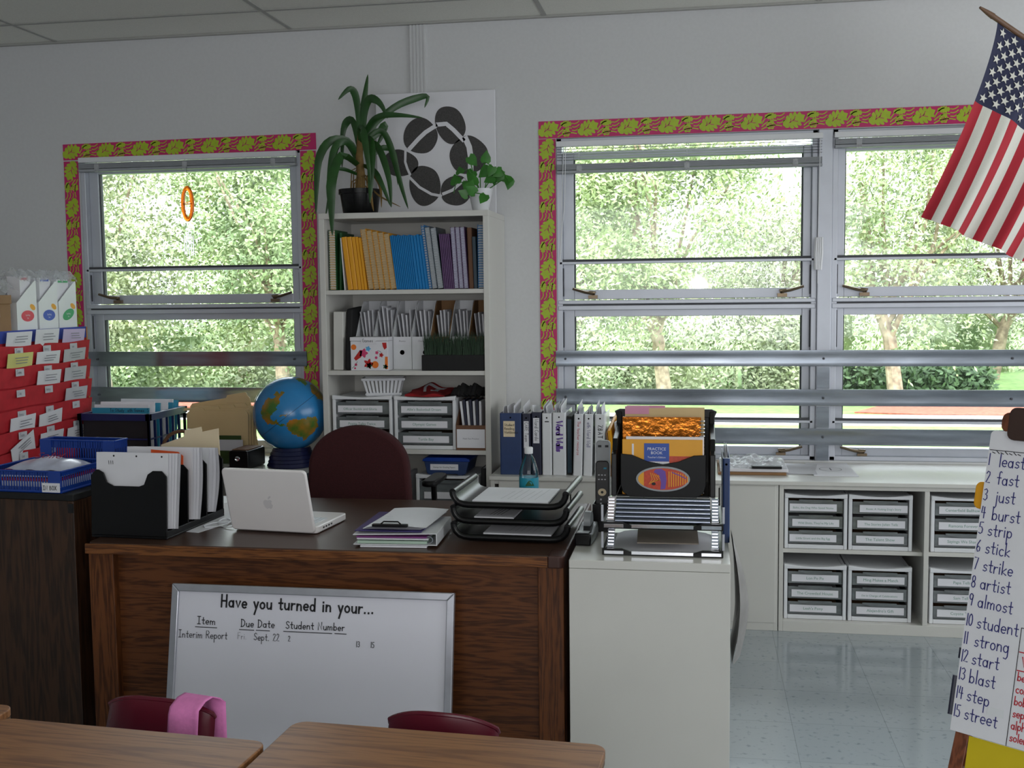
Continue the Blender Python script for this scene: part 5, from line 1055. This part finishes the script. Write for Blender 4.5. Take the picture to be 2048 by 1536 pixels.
for k in range(4):
    q = MB(); q.grid(lambda u, v: (-.108 + .205 * u + .006 * k + .02 * v, .02 + .29 * v, .0045 + .0022 * k + .004 * sin(pi * u) * k * .4 + .008 * v * v * (k == 3)), 8, 8)
    if k == 3:
        for j in range(5): q.stroke([(-.06, .1 + .035 * j), (.0 + .03 * (j % 2), .1 + .035 * j)], .003, 1, Matrix.Translation((0, 0, .016)))
    q.build('sheet', [PAPER, PAPER2], cl, fix=False)
MB().prism(rrect(-.07, .055, .0, .022, .006, 3), .0155, .024, 'xy').tube([(-.04, .012, .024), (-.03, .014, .032), (.02, .014, .032), (.03, .012, .024)], .003, 6).build('clip', BLACK, cl, bevel=.002)

# ---- three curved trays
def tray(k):
    r = thing('letter_tray', 'curved black letter tray, %s of the stack of three' % ['bottom', 'middle', 'top'][k], 'letter tray', (-.642 - .004 * k, 3.7 + .012 * k, DZ + .0132 + .0545 * k), R(-2), 'curved black letter trays'); w = .15
    L = [(-w - .05, .046), (-w - .049, .034), (-w - .043, .02), (-w - .03, .007), (-w - .012, .001), (-w + .01, -.001)]
    out = L + [(-x, z) for x, z in L[::-1]]; inn = [(x + (.005 if i < 3 else .002) * (1 if x < 0 else -1) * (0 if abs(x) < w else 1), z + .005) for i, (x, z) in enumerate(out)]
    MB().prism(out + inn[::-1], .0, .33, 'xz').build('shell', BLACK, r, smooth=True)
    MB().tube([(x, .0, z + .002) for x, z in out], .0116, 10).build('front_rim', BLACK, r, smooth=True)
    for s in (-1, 1): MB().tube([(s * (w + .05), 0, .045), (s * (w + .05), .33, .045)], .012, 12).build('side_rail', BLACK, r, smooth=True)
    return r
for k in range(3):
    tray(k); dx = (.02, -.03, 0)[k]; ww = (.12, .07, .135)[k]
    q = MB().box((-ww, 0, 0), (ww, .265, .006))
    for j in range(6 if k != 1 else 4): q.stroke([(-ww * .3 + ww * .18 * j, .04), (-ww * .3 + ww * .18 * j + .02, .2 + .02 * (j % 3))], .0025, 1, Matrix.Translation((0, 0, .0064)))
    o = q.build('paper_stack', [PAPER, PAPER2 if k != 1 else INK], loc=(-.642 + dx - .004 * k - .03 * (k == 1), 3.725 + .012 * k, DZ + .0195 + .0545 * k), rot=(0, 0, R(-2)), fix=False); tag(o, ['ruled white papers in the bottom curved black tray', 'small printed card in the middle curved black tray', 'printed white papers in the top curved black tray'][k], 'papers', 'papers in the curved trays')

# ---- bottle
bo = thing('water_bottle', 'clear water bottle with a teal label standing behind the black trays', 'bottle', (-.642, 4.135, DZ + .0006)); bo.scale = (1.12, 1.12, 1.05)
MB().lathe([(0, .004), (.03, 0), (.033, .01), (.0315, .06), (.033, .07), (.033, .15), (.0335, .16), (.031, .178), (.02, .215), (.0125, .228), (.0125, .236)], 28).build('shell', CLEARP, bo, smooth=True)
MB().lathe([(.0334, .075), (.0334, .148)], 28).build('label_band', WATERL, bo, smooth=True, fix=False)
MB().lathe([(.0145, .234), (.0148, .237), (.0148, .254), (.013, .257), (0, .257)], 24).build('cap', WHITE2, bo, smooth=True)
def wrap(x, z, r=.0339): a = x / r + R(-88); return (r * cos(a), r * sin(a), z)
q = MB(); q.add([wrap(x, z) for x, z in [(-.008 + .03 * i / 8, .122 + .018 * sin(pi * i / 8)) for i in range(9)] + [(.022 - .03 * i / 8, .12) for i in range(9)]], [tuple(range(18))], 0)
v, f = text_geo('Zephyr', .019, 'LEFT'); q.add([wrap(x * .85 - .01, z + .1, .0342) for x, z, _ in v], f, 1); q.add([wrap(x, z) for x, z in [(-.01 + .035 * i / 6, .088) for i in range(7)] + [(.025 - .035 * i / 6, .096) for i in range(7)]], [tuple(range(14))], 2)
q.build('label_art', [GREEN, PAPER, YELLOWB], bo, fix=False)

# ---- tape dispenser between desk and cabinet
td = thing('tape_dispenser', 'black tape dispenser at the right corner of the desk', 'tape dispenser', (-.388, 3.668, DZ + .0025), R(-4))
MB().prism([(0, 0), (.17, 0), (.17, .03), (.15, .055), (.09, .05), (.05, .035), (.0, .042)], -.028, .028, 'yz').build('body', BLACK, td, bevel=.005, smooth=True)
MB().lathe([(.014, -.012), (.034, -.012), (.034, .012), (.014, .012)], 24, 0, Matrix.Translation((0, .12, .062)) @ Matrix.Rotation(R(90), 4, 'Y')).build('tape_roll', GREYM, td, smooth=True); MB().box((-.02, .004, .043), (.02, .03, .046)).build('grey_plate', GREYM, td)

# ------------------------------------------------------------------ white cabinet at the end of the desk
wk = thing('low_bookcase', 'plain white cabinet end at the right of the desk, holding the black file trays', 'cabinet', (-.157, 3.48, 0)); w = .2555
MB().box((-w, 0, 0), (w, .016, .7085)).build('end_panel', WHITE, wk, bevel=.0015); MB().box((-w, 0, .7095), (w, .78, .737)).build('top_panel', WHITE, wk, bevel=.002); MB().box((-w, .017, 0), (-w + .018, .78, .7085)).box((w - .018, .017, 0), (w, .78, .7085)).build('side_panel', WHITE, wk)
WZ = .7376
ft = thing('document_tray', 'black and chrome two-tier document tray on the white cabinet', 'document tray', (-.117, 3.56, WZ)); w = .195
for k, z in enumerate((0, .088)):
    MB().box((-w + .01, .01, z + .004), (w - .01, .3, z + .008)).build('tray_plate', BLACKM, ft)
    q = MB(); q.box((-w, 0, z), (-w + .012, .31, z + .022)); q.box((w - .012, 0, z), (w, .31, z + .022)); q.prism([(-w, z), (w, z), (w, z + .022), (.13, z + .022), (.1, z + .012), (-.1, z + .012), (-.13, z + .022), (-w, z + .022)], -.004, .008, 'xz'); q.build('tray_frame', BLACK, ft, bevel=.002)
    for a, c in ((-w + .006, -.125), (-.1, .1), (.125, w - .006)): MB().box((a, -.0065, z + .004), (c, -.0035, z + .016)).build('chrome_bar', CHROME, ft, bevel=.001)
    for s in (-1, 1):
        MB().box((s * w - .004, .004, z + .022), (s * w + .004, .012, z + .075)).build('post', SILVER, ft, bevel=.001)
        q = MB(); n = 8
        for j in range(n): q.prism(rrect(-.012, .012, 0, .0085, .003, 2), -.006, .006, 'xz', 0, Matrix.Translation((s * (w - .026 + .0), .02 + .008 * j, z + .022 + .0088 * j)))
        q.build('chrome_ladder', CHROME, ft)
# ribbed chrome shade above the top tier
q = MB()
for j in range(6): q.tube([(-w + .042, .014 + .011 * j, .112 + .0118 * j), (w - .042, .014 + .011 * j, .112 + .0118 * j)], .0085, 14)
q.build('ribbed_cover', mat('ribbed_metal', (120, 126, 140), .22, metal=1, noise=.1), ft, smooth=True)
o = MB(); o.grid(lambda u, v: (-.165 + .33 * u, .25 * v, .004 + .02 * sin(pi * u) ** .5 * v), 14, 8).box((-.165, .005, 0), (.165, .25, .004)); o = o.build('paper_stack', PAPER2, loc=(-.117, 3.575, WZ + .009), fix=False, smooth=True); tag(o, 'grey papers in the bottom tier of the chrome document tray', 'papers')
o = MB().box((-.11, 0, 0), (.09, .2, .004)).build('brown_envelope', mat('grey_brown', (136, 126, 116), .7, noise=.08), loc=(-.09, 3.59, WZ + .034), rot=(R(5), 0, R(2))); tag(o, 'greyish brown envelope on the papers in the lower chrome tray', 'envelope')

# black file box on top
fb_ = thing('file_holder', 'black desktop file box with an oval window standing on the document tray', 'file holder', (-.117, 3.655, WZ + .181)); w = .17; wf = .139
p = [(-wf + .03, 0), (wf - .03, 0), (wf - .008, .015), (wf, .04), (wf, .142), (.1, .14), (.05, .119), (0, .11), (-.05, .119), (-.1, .14), (-wf, .144), (-wf, .04), (-wf + .008, .015)]
MB().prism(p, -.03, -.022, 'xz').build('front_panel', BLACK, fb_, bevel=.002)
sd = [(-.028, .002), (.25, .002), (.25, .25), (.23, .258), (.215, .215), (.04, .185), (.02, .15), (-.02, .142)]
for s in (-1, 1): MB().prism(sd, s * w + (-.018 if s > 0 else .0), s * w + (.0 if s > 0 else .018), 'yz').build('side_wall', BLACK, fb_, bevel=.003)
MB().box((-w + .018, .242, 0), (w - .018, .25, .24)).box((-w + .018, -.022, 0), (w - .018, .242, .006)).prism([(-w, .235), (w, .235), (w + .008, .256), (w - .01, .264), (-w + .01, .264), (-w - .008, .256)], .236, .252, 'xz').build('back_panel', BLACK, fb_, bevel=.002)
def oval(a, b_, n=36): return [(a * cos(2 * pi * i / n), .062 + b_ * sin(2 * pi * i / n)) for i in range(n)]
MB().prism(oval(.088, .042), -.034, -.0304, 'xz').build('oval_rim', GREYM, fb_, bevel=.001)
ov = MB(); Mo = Matrix.Translation((0, -.0346, 0)) @ FACE; E_ = oval(.081, .036)
ov.flat([(x, y) for x, y in E_], 0, Mo); M2 = Matrix.Translation((0, -.0350, 0)) @ FACE; M3 = Matrix.Translation((0, -.0354, 0)) @ FACE
ov.flat([p_ for p_ in E_ if p_[0] < -.057], 1, M2)
for j in range(9): x = .02 + .0075 * j; hgt = .03 * sqrt(max(0, 1 - (x / .085) ** 2)); ov.stroke([(x, .062 - hgt * .85), (x, .062 + hgt * .85)], .003, 1, M2)
for j in range(5): ov.stroke([(-.045 + .006 * j, .045 + .003 * j), (-.035 + .009 * j, .06), (-.04 + .006 * j, .082 - .002 * j)], .002, 1, M2)
ov.flat([(-.025, .094), (-.005, .096), (.008, .088), (.012, .06), (.008, .03), (-.008, .028), (-.006, .05), (-.012, .075), (-.03, .085)], 2, M3)
ov.flat([(-.03 + .007 * cos(2 * pi * i / 14), .046 + .005 * sin(2 * pi * i / 14)) for i in range(14)], 3, M3); ov.stroke([(.03, .085), (.055, .075), (.075, .065)], .003, 2, M3)
ov.build('oval_picture', [mat('print_redorange', (200, 66, 34), .35, noise=.25, scale=90), YELLOW, VIOLET, INK], fb_, fix=False)
Zf = WZ + .1876
pb = thing('workbook', 'orange-yellow practice book with a blue title square in the front of the file box', 'book', (-.119, 3.64, Zf + .001), 0)
MB().box((-.132, 0, 0), (.13, .01, .182)).build('cover', YELLOW, pb, bevel=.001); MB().box((-.12, .0105, .004), (.135, .02, .19)).build('pages', PAPER, pb)
q = MB().box((-.06, -.0012, .11), (.022, -.0002, .17), 0).box((-.06, -.0014, .1), (.022, -.0004, .1095), 1); Mt = lambda x, z: Matrix.Translation((x, -.0016, z)) @ FACE
q.text('PRACTICE', .0135, 1, Mt(-.019, .147)); q.text('BOOK', .0135, 1, Mt(-.019, .134)); q.text("Teacher's Edition", .0085, 1, Mt(-.019, .121)); q.text('Grade 2', .006, 3, Mt(-.019, .1025)); q.build('title_square', [mat('title_blue', (36, 74, 160), .4, noise=.04), PAPER, YELLOW, INK], pb, fix=False)
q = MB().box((.0225, -.001, .08), (.128, -.0002, .128)).box((-.065, -.001, .075), (.0225, -.0002, .1115)); q.build('cover_picture', MATS['print_redorange'], pb, fix=False); MB().box((-.1, -.001, .126), (-.094, -.0002, .168)).build('white_slot', PAPER, pb)
ob = thing('spiral_book', 'shiny orange foil spiral book behind the practice book in the file box', 'book', (-.119, 3.73, Zf)); MB().box((-.138, 0, 0), (.126, .014, .248)).build('cover', ORSH, ob, bevel=.002)
q = MB()
for k in range(18): q.tube([(.126 + .01 * cos(R(a)), .007 + .01 * sin(R(a)), .02 + .0126 * k) for a in range(0, 361, 40)], .0018, 5)
q.build('spiral_binding', CHROME, ob, fix=False)
for k, (m_, lb) in enumerate(((MANILA, 'manila folder with a pink tab at the back of the black file box'), (MANILA, 'second manila folder at the back of the black file box'))):
    o = MB().box((-.132, 0, 0), (.134, .006, .27)).box((-.132, -.001, .25 + .008 * k), (-.05 if k == 0 else .0, .007, .276), 1).build('manila_folder', [m_, mat('pink_tab', (216, 150, 176), .6, noise=.04)], loc=(-.12 + .004 * k, 3.80 + .03 * k, Zf)); tag(o, lb, 'folder', 'folders in the black file box')
# caddy with remotes, binder at the side
cd = thing('remote_caddy', 'small black caddy holding remote controls beside the document tray', 'caddy', (-.342, 3.93, WZ)); MB().box((-.034, -.03, 0), (.03, -.026, .1)).box((-.034, .056, 0), (.03, .06, .1)).box((-.034, -.026, 0), (-.03, .056, .1)).box((.026, -.026, 0), (.03, .056, .1)).box((-.03, -.026, 0), (.026, .056, .004)).build('body', BLACK, cd, bevel=.001)
def remote(label, loc, m_, w, h, keypad):
    r = thing('remote_control', label, 'remote control', loc, 0, 'remote controls in the caddy', rx=R(-4)); MB().prism(rrect(-w, w, 0, h, w * .5, 4), 0, .018, 'xz').build('body', m_, r, bevel=.003, smooth=True)
    q = MB()
    if keypad:
        for a in range(4):
            for b_ in range(4): q.box((-w * .72 + w * .42 * a, -.002, h * .45 + .018 * b_), (-w * .5 + w * .42 * a, .001, h * .45 + .009 + .018 * b_), 1)
        for a in (-.5, .5): q.box((a * w - .006, -.002, h * .92), (a * w + .006, .001, h * .945), 0)
    else:
        for a in range(3):
            for b_ in range(2): q.box((-w * .6 + w * .45 * a, -.002, h * .72 + .016 * b_), (-w * .35 + w * .45 * a, .001, h * .72 + .004 + .016 * b_), 1)
        q.flat([(w * .62 * cos(2 * pi * i / 20), h * .54 + w * .55 * sin(2 * pi * i / 20)) for i in range(20)], 2, Matrix.Translation((0, -.0008, 0)) @ FACE); q.flat([(w * .2 * cos(2 * pi * i / 14), h * .54 + w * .2 * sin(2 * pi * i / 14)) for i in range(14)], 0, Matrix.Translation((0, -.0012, 0)) @ FACE)
        q.box((w * .2, -.002, h * .88), (w * .65, .001, h * .905), 3)
        for b_ in range(2): q.box((-w * .3, -.002, h * .36 + .015 * b_), (-w * .05, .001, h * .36 + .006 + .015 * b_), 1)
    q.build('buttons', [INK, PAPER2, CREAM, TEAL], r, fix=False)
remote('black remote control with a cream ring button standing in the caddy', (-.344, 3.925, WZ + .006), BLACK, .0245, .245, False)
remote('grey keypad remote standing behind the black remote', (-.3435, 3.958, WZ + .006), GREYM, .0255, .315, True)
bi = binder(.024, .29, .25, NAVY, 'navy binder standing at the right edge of the white cabinet beside the file box', .0795, 3.78, grp=None, z=WZ, sheets=PAPER2, extra=2)
o = MB(); o.grid(lambda u, v: (.012 * sin(pi * v) * (.5 + u * .5) + .008 + .02 * sin(pi * v), -.14 + .28 * u, -.33 + .4 * v), 14, 12); o.grid(lambda u, v: (.036 * sin(pi * v) * (.6 + .5 * sin(6 * u)) + .012 + .03 * (1 - v) * sin(pi * u), -.14 + .28 * u, -.33 + .4 * v), 14, 12)
o = o.build('plastic_bag', SATIN, loc=(.101, 3.78, .69), fix=False, smooth=True); tag(o, 'grey plastic bag hanging at the right side of the white cabinet', 'bag')

# ------------------------------------------------------------------ office chair
oc = thing('office_chair', 'maroon upholstered office chair behind the desk', 'office chair', (-1.5, 4.72, 0))
q = MB(); P = []
for i in range(33):
    a = pi * i / 32; P.append((.232 * cos(a) * (1 - .0 * sin(a)), .80 + .213 * sin(a) ** .85))
P = [(.205, .52), (.24, .62), (.236, .74)] + P + [(-.236, .74), (-.24, .62), (-.205, .52)]
q.prism(P, -.035, .03, 'xz'); q.build('backrest', MAROONF, oc, bevel=.018, smooth=True, seg=4)
MB().prism(rrect(-.24, .24, -.02, .46, .08, 5), .44, .52, 'xy').build('seat', MAROONF, oc, bevel=.02, smooth=True, seg=3)
for s in (-1, 1): MB().prism(rrect(-.035, .035, 0, .26, .03, 5), .728, .755, 'xy', 0, Matrix.Translation((s * .3, .05, 0))).build('armrest', BLACK, oc, bevel=.01, smooth=True); MB().tube([(s * .3, .16, .728), (s * .3, .18, .56), (s * .2, .2, .44)], .014, 8).build('arm_post', BLACK, oc, smooth=True)
MB().tube([(0, .2, .44), (0, .2, .1)], .03, 12).tube([(0, .02, .55), (0, .07, .46), (0, .2, .43)], .02, 8).build('column', BLACK, oc, smooth=True)
for k in range(5): a = 2 * pi * k / 5 + .3; MB().tube([(0, .2, .1), (.28 * cos(a), .2 + .28 * sin(a), .07)], .02, 8, taper=.7).build('foot', BLACK, oc, smooth=True); MB().lathe([(0, -.012), (.026, -.012), (.028, 0), (.026, .012), (0, .012)], 14, 0, Matrix.Translation((.28 * cos(a), .2 + .28 * sin(a), .0285)) @ Matrix.Rotation(R(90), 4, 'Y')).build('caster', BLACKM, oc, smooth=True)

# ------------------------------------------------------------------ student desks and chairs in front
def sdesk(label, x0, x1, yf, rz):
    r = thing('student_desk', label, 'student desk', (x0, yf, 0), rz, 'wood-topped student desks'); L = x1 - x0
    MB().prism(rrect(0, L, -.5, 0, .035, 6), .58, .6, 'xy').build('desktop', TABLEW, r, bevel=.003); MB().prism(rrect(.001, L - .001, -.499, -.001, .034, 6), .57, .5795, 'xy').build('edge_band', TABLEE, r)
    MB().box((.06, -.42, .46), (L - .06, -.08, .569)).build('book_box', GREYM, r, bevel=.004)
    for x in (.05, L - .05):
        for y in (-.06, -.44): MB().tube([(x, y, .57), (x, y, .0)], .014, 10).build('leg', CHROME, r, smooth=True)
sdesk('wood-topped student desk at the far left bottom corner', -2.38, -1.652, 2.425, R(-2))
sdesk('wood-topped student desk left of the middle, below the pink cloth', -1.640, -.950, 2.325, R(-3.8))
sdesk('wood-topped student desk nearest the middle, in front of the white cabinet', -.934, -.197, 2.405, R(-3))
def schair(label, x, y, rz, w):
    r = thing('school_chair', label, 'school chair', (x, y, 0), rz, 'maroon school chairs'); m = MB()
    def back(u, v, o_=0): a = (u - .5) * 2; top = .59 - .055 * abs(a) ** 2.6; return (a * w * (1 - .25 * (max(0, abs(a) - .8) / .2) ** 2 * v), -.04 * (1 - a * a) + .03 + o_ - .05 * (1 - v), .38 + (top - .38) * v)
    m.grid(back, 20, 10); m.grid(lambda u, v: back(u, v, -.008), 20, 10)
    for k in range(20): m.add([back(k / 20, 1), back((k + 1) / 20, 1), back((k + 1) / 20, 1, -.008), back(k / 20, 1, -.008)], [(0, 1, 2, 3)])
    m.build('backrest', MAROON, r, smooth=True, fix=False)
    MB().tube([tuple(Vector(back(k / 24, 1, -.004)) + Vector((0, 0, .002))) for k in range(25)], .006, 8).build('back_rim', MAROON, r, smooth=True)
    MB().prism(rrect(-w, w, -.36, -.03, .06, 5), .335, .35, 'xy').build('seat', MAROON, r, bevel=.006, smooth=True)
    for s in (-1, 1): MB().tube([(s * w * .7, .0, .5), (s * w * .75, -.03, .35), (s * w * .85, .05, .0)], .0085, 8).build('leg', CHROME, r, smooth=True); MB().tube([(s * w * .75, -.05, .335), (s * w * .8, -.3, .33), (s * w * .85, -.36, 0)], .0085, 8).build('leg', CHROME, r, smooth=True)
    return back
schair('maroon school chair with a pink cloth over its back, behind the student desks', -1.345, 2.52, R(-6), .178)
schair('plain maroon school chair in front of the whiteboard', -.612, 2.52, R(-5), .165)
q = MB()
def cloth(u, v):
    x = -.041 + .085 * u
    if v < .45: return (x - .004 * (1 - v / .45), -.052 - .012 * sin(5 * u) * .4 - .02 * (1 - v / .45), .40 + .18 * v / .45)
    if v < .6: k = (v - .45) / .15; return (x + .004 * k, -.052 + .1 * k, .58 + .022 * sin(pi * k))
    k = (v - .6) / .4; return (x + .006, .05 + .008 * sin(7 * u), .58 - .14 * k)
q.grid(cloth, 10, 24); o = q.build('pink_cloth', PINKCL, loc=(-1.235, 2.505, .0065), rot=(0, 0, R(-12)), fix=False, smooth=True)
o.modifiers.new('thick', 'SOLIDIFY').thickness = .003; tag(o, 'pink cloth folded over the left maroon school chair', 'cloth')

# ------------------------------------------------------------------ easel with the word list
A_, T_ = .649, .263; O_ = Vector((.701, 3.191, .353)); ex = Vector((cos(A_), -sin(A_), 0)); ev = Vector((sin(T_) * sin(A_), sin(T_) * cos(A_), cos(T_))); en = ex.cross(ev)
ME = Matrix((ex, ev, en)).transposed().to_4x4(); ME.translation = O_      # chart plane: x right, y up, z toward the class
ez = thing('easel', 'wooden easel standing at the right edge of the picture', 'easel', (1.0, 3.05, 0)); io = Matrix.Translation((-1.0, -3.05, 0))
def legs(x0, x1, dz, top):
    p0 = ME @ Vector((x0, top, dz)); d = (ME @ Vector((x1, 0, dz))) - p0; k = -(p0.z - .006) / d.z; return p0, p0 + d * k
for x0, x1 in ((.1, .03), (.6, .66)):
    a, c = legs(x0, x1, -.025, .93); m = MB(); dv = (a - c).normalized(); sx_ = ex * .02; sn_ = en * .012
    vs = [c - sx_ - sn_, c + sx_ - sn_, c + sx_ + sn_, c - sx_ + sn_, a - sx_ - sn_, a + sx_ - sn_, a + sx_ + sn_, a - sx_ + sn_]
    m.add(vs, [(0, 3, 2, 1), (4, 5, 6, 7), (0, 1, 5, 4), (1, 2, 6, 5), (2, 3, 7, 6), (3, 0, 4, 7)], 0, io); m.build('leg', EASELW, ez, bevel=.003)
a = ME @ Vector((.345, .9, -.05)); c = a + Vector((.25, .33, 0)); c.z = .01; MB().tube([a, c], .018, 8, 0, io).build('rear_leg', EASELW, ez)
MB().prism(rrect(.02, .67, .86, .918, .02, 4), -.03, -.012, 'xy', 0, io @ ME).build('top_rail', EASELW, ez, bevel=.003); MB().box((.04, -.09, -.046), (.65, -.055, -.022), 0, io @ ME).build('ledge', EASELW, ez)
MB().box((.03, .02, -.036), (.66, .9, -.031), 0, io @ ME).build('board', WHITE, ez)
MB().prism(rrect(.05, .13, .835, .93, .02, 4), .0012, .014, 'xy', 0, io @ ME).build('clamp', mat('clamp_brown', (60, 40, 34), .4, noise=.1), ez, bevel=.003)
wl = thing('chart_pad', 'white chart pad with fifteen handwritten spelling words hung on the easel', 'chart pad', tuple(O_)); il = Matrix.Translation(-O_) @ ME
q = MB(); q.prism(rrect(0, .69, 0, .86, .012, 3, (1, 1, 0, 0)), -.008, 0, 'xy', 0, il); q.build('pad', PAPER, wl)
q = MB(); Ml = il @ Matrix.Translation((0, 0, .0012)); ws = 'least fast just burst strip stick strike artist almost student strong start blast step street'.split()
for k, wd in enumerate(ws):
    y = .757 - .0513 * k + (.006 if 3 < k < 9 else 0); q.write(str(k + 1), .0165, .003, 0, Ml @ Matrix.Translation((.004, y + .002, 0)), jit=.05, sx=.8, track=.1); q.write(wd, .0185, .003, 0, Ml @ Matrix.Translation((.03 + .006 * (k < 4) + (.005 if k > 8 else 0), y, 0)), jit=.06, sx=.82, track=.16)
q.build('word_list', INKB, wl, fix=False)
q = MB(); q.stroke([(.004, .803), (.69, .803)], .002, 0, Ml); q.stroke([(.157, .32), (.157, .0)], .002, 0, Ml); q.stroke([(.157, .32), (.69, .32)], .002, 0, Ml)
for j in range(7): q.stroke([(.012 + .012 * j, .797 + .004 * (j % 2)), (.02 + .012 * j, .794)], .0022, 0, Ml)
q.build('ruled_line', INK, wl, fix=False)
q = MB(); q.stroke([(.16, .255), (.4, .255)], .003, 0, Ml); q.stroke([(.16, .205), (.4, .205)], .003, 0, Ml); q.write('Vocab', .013, .003, 0, Ml @ Matrix.Translation((.17, .217, 0)))
for k, wd in enumerate(('bell', 'common', 'bobsled', 'separate', 'alphabet', 'solemn')): q.write(wd, .0115, .0028, 0, Ml @ Matrix.Translation((.164, .178 - .0325 * k, 0)), sx=.85, track=.15)
q.build('red_words', INKR, wl, fix=False)
MB().box((.095, .068, .0008), (.14, .09, .0014), 0, il).build('correction_tape', WHITE2, wl)
o = MB(); o.box((.05, -.45, -.02), (.64, -.004, -.0125), 0, il).box((.05, -.24, -.0118), (.64, -.235, -.011), 1, il); o = o.build('storage_pocket', [YELLOWB, mat('olive_seam', (150, 130, 16), .6)], loc=tuple(O_)); tag(o, 'yellow panel below the word list on the easel', 'panel')
o = MB(); o.prism(rrect(-.028, .05, .63, .71, .018, 4), -.03, -.0095, 'xy', 0, il); o = o.build('marker_holder', mat('amber_plastic', (226, 160, 30), .3, noise=.06), loc=tuple(O_), bevel=.004); tag(o, 'amber plastic clip sticking out behind the left edge of the word list', 'clip')
MB().tube([Vector((-.012, .04, -.018)), Vector((-.012, .15, -.018))], .009, 8, 0, io @ ME).tube([Vector((-.004, .2, -.018)), Vector((-.004, .23, -.018))], .009, 8, 0, io @ ME).build('side_knob', NAVYD, ez)

# ------------------------------------------------------------------ flag
fg = thing('flag', 'American flag hanging from a wooden pole at the top right', 'flag', (1.14, 4.9, 2.732)); dv = Vector((.19, .1, -.1014))
MB().tube([dv * .22, dv * 8.75], .011, 10).build('pole', POLE, fg, smooth=True); MB().tube([dv * -.06, dv * .03, dv * .12, dv * .25], .005, 10, taper=2.6).build('finial', POLE, fg, smooth=True)
hv = dv * 2.65; h0 = dv * .36
def cloth(s, t_):
    f = sin(s * 15 + 1.2 * t_) * .028 * (.25 + t_) + .012 * sin(s * 31 + 2 * t_) * t_
    return h0 + hv * (s * (1 - .12 * t_)) + Vector((-.29 * t_ ** 1.35 + .05 * s * t_ - .02 * sin(pi * t_) * 0, f - .06 * t_, -.012 - .79 * t_ + .035 * s * t_))
q = MB(); q.grid(cloth, 78, 60, mf=lambda s, t_: 2 if (t_ < .4 and s < 7 / 13) else int(s * 13) % 2); q.build('cloth', [FLAGR, FLAGW, FLAGB], fg, fix=False, smooth=True)
q = MB()
for r_ in range(11):
    for c_ in range(9):
        if (r_ + c_) % 2: continue
        s, t_ = (c_ + 1) / 10 * 7 / 13, (r_ + 1) / 12 * .4; ctr = cloth(s, t_); du = (cloth(s + .01, t_) - ctr).normalized(); dt = (cloth(s, t_ + .01) - ctr).normalized(); nn = du.cross(dt).normalized() * -.0035
        if nn.y > 0: nn = -nn
        P = [(ctr + nn + (du * sin(a) - dt * cos(a)) * (.02 if i % 2 == 0 else .008)) for i, a in enumerate([2 * pi * j / 10 for j in range(10)])]; q.add(P + [ctr + nn], [(i, (i + 1) % 10, 10) for i in range(10)])
q.build('stars', FLAGW, fg, fix=False)
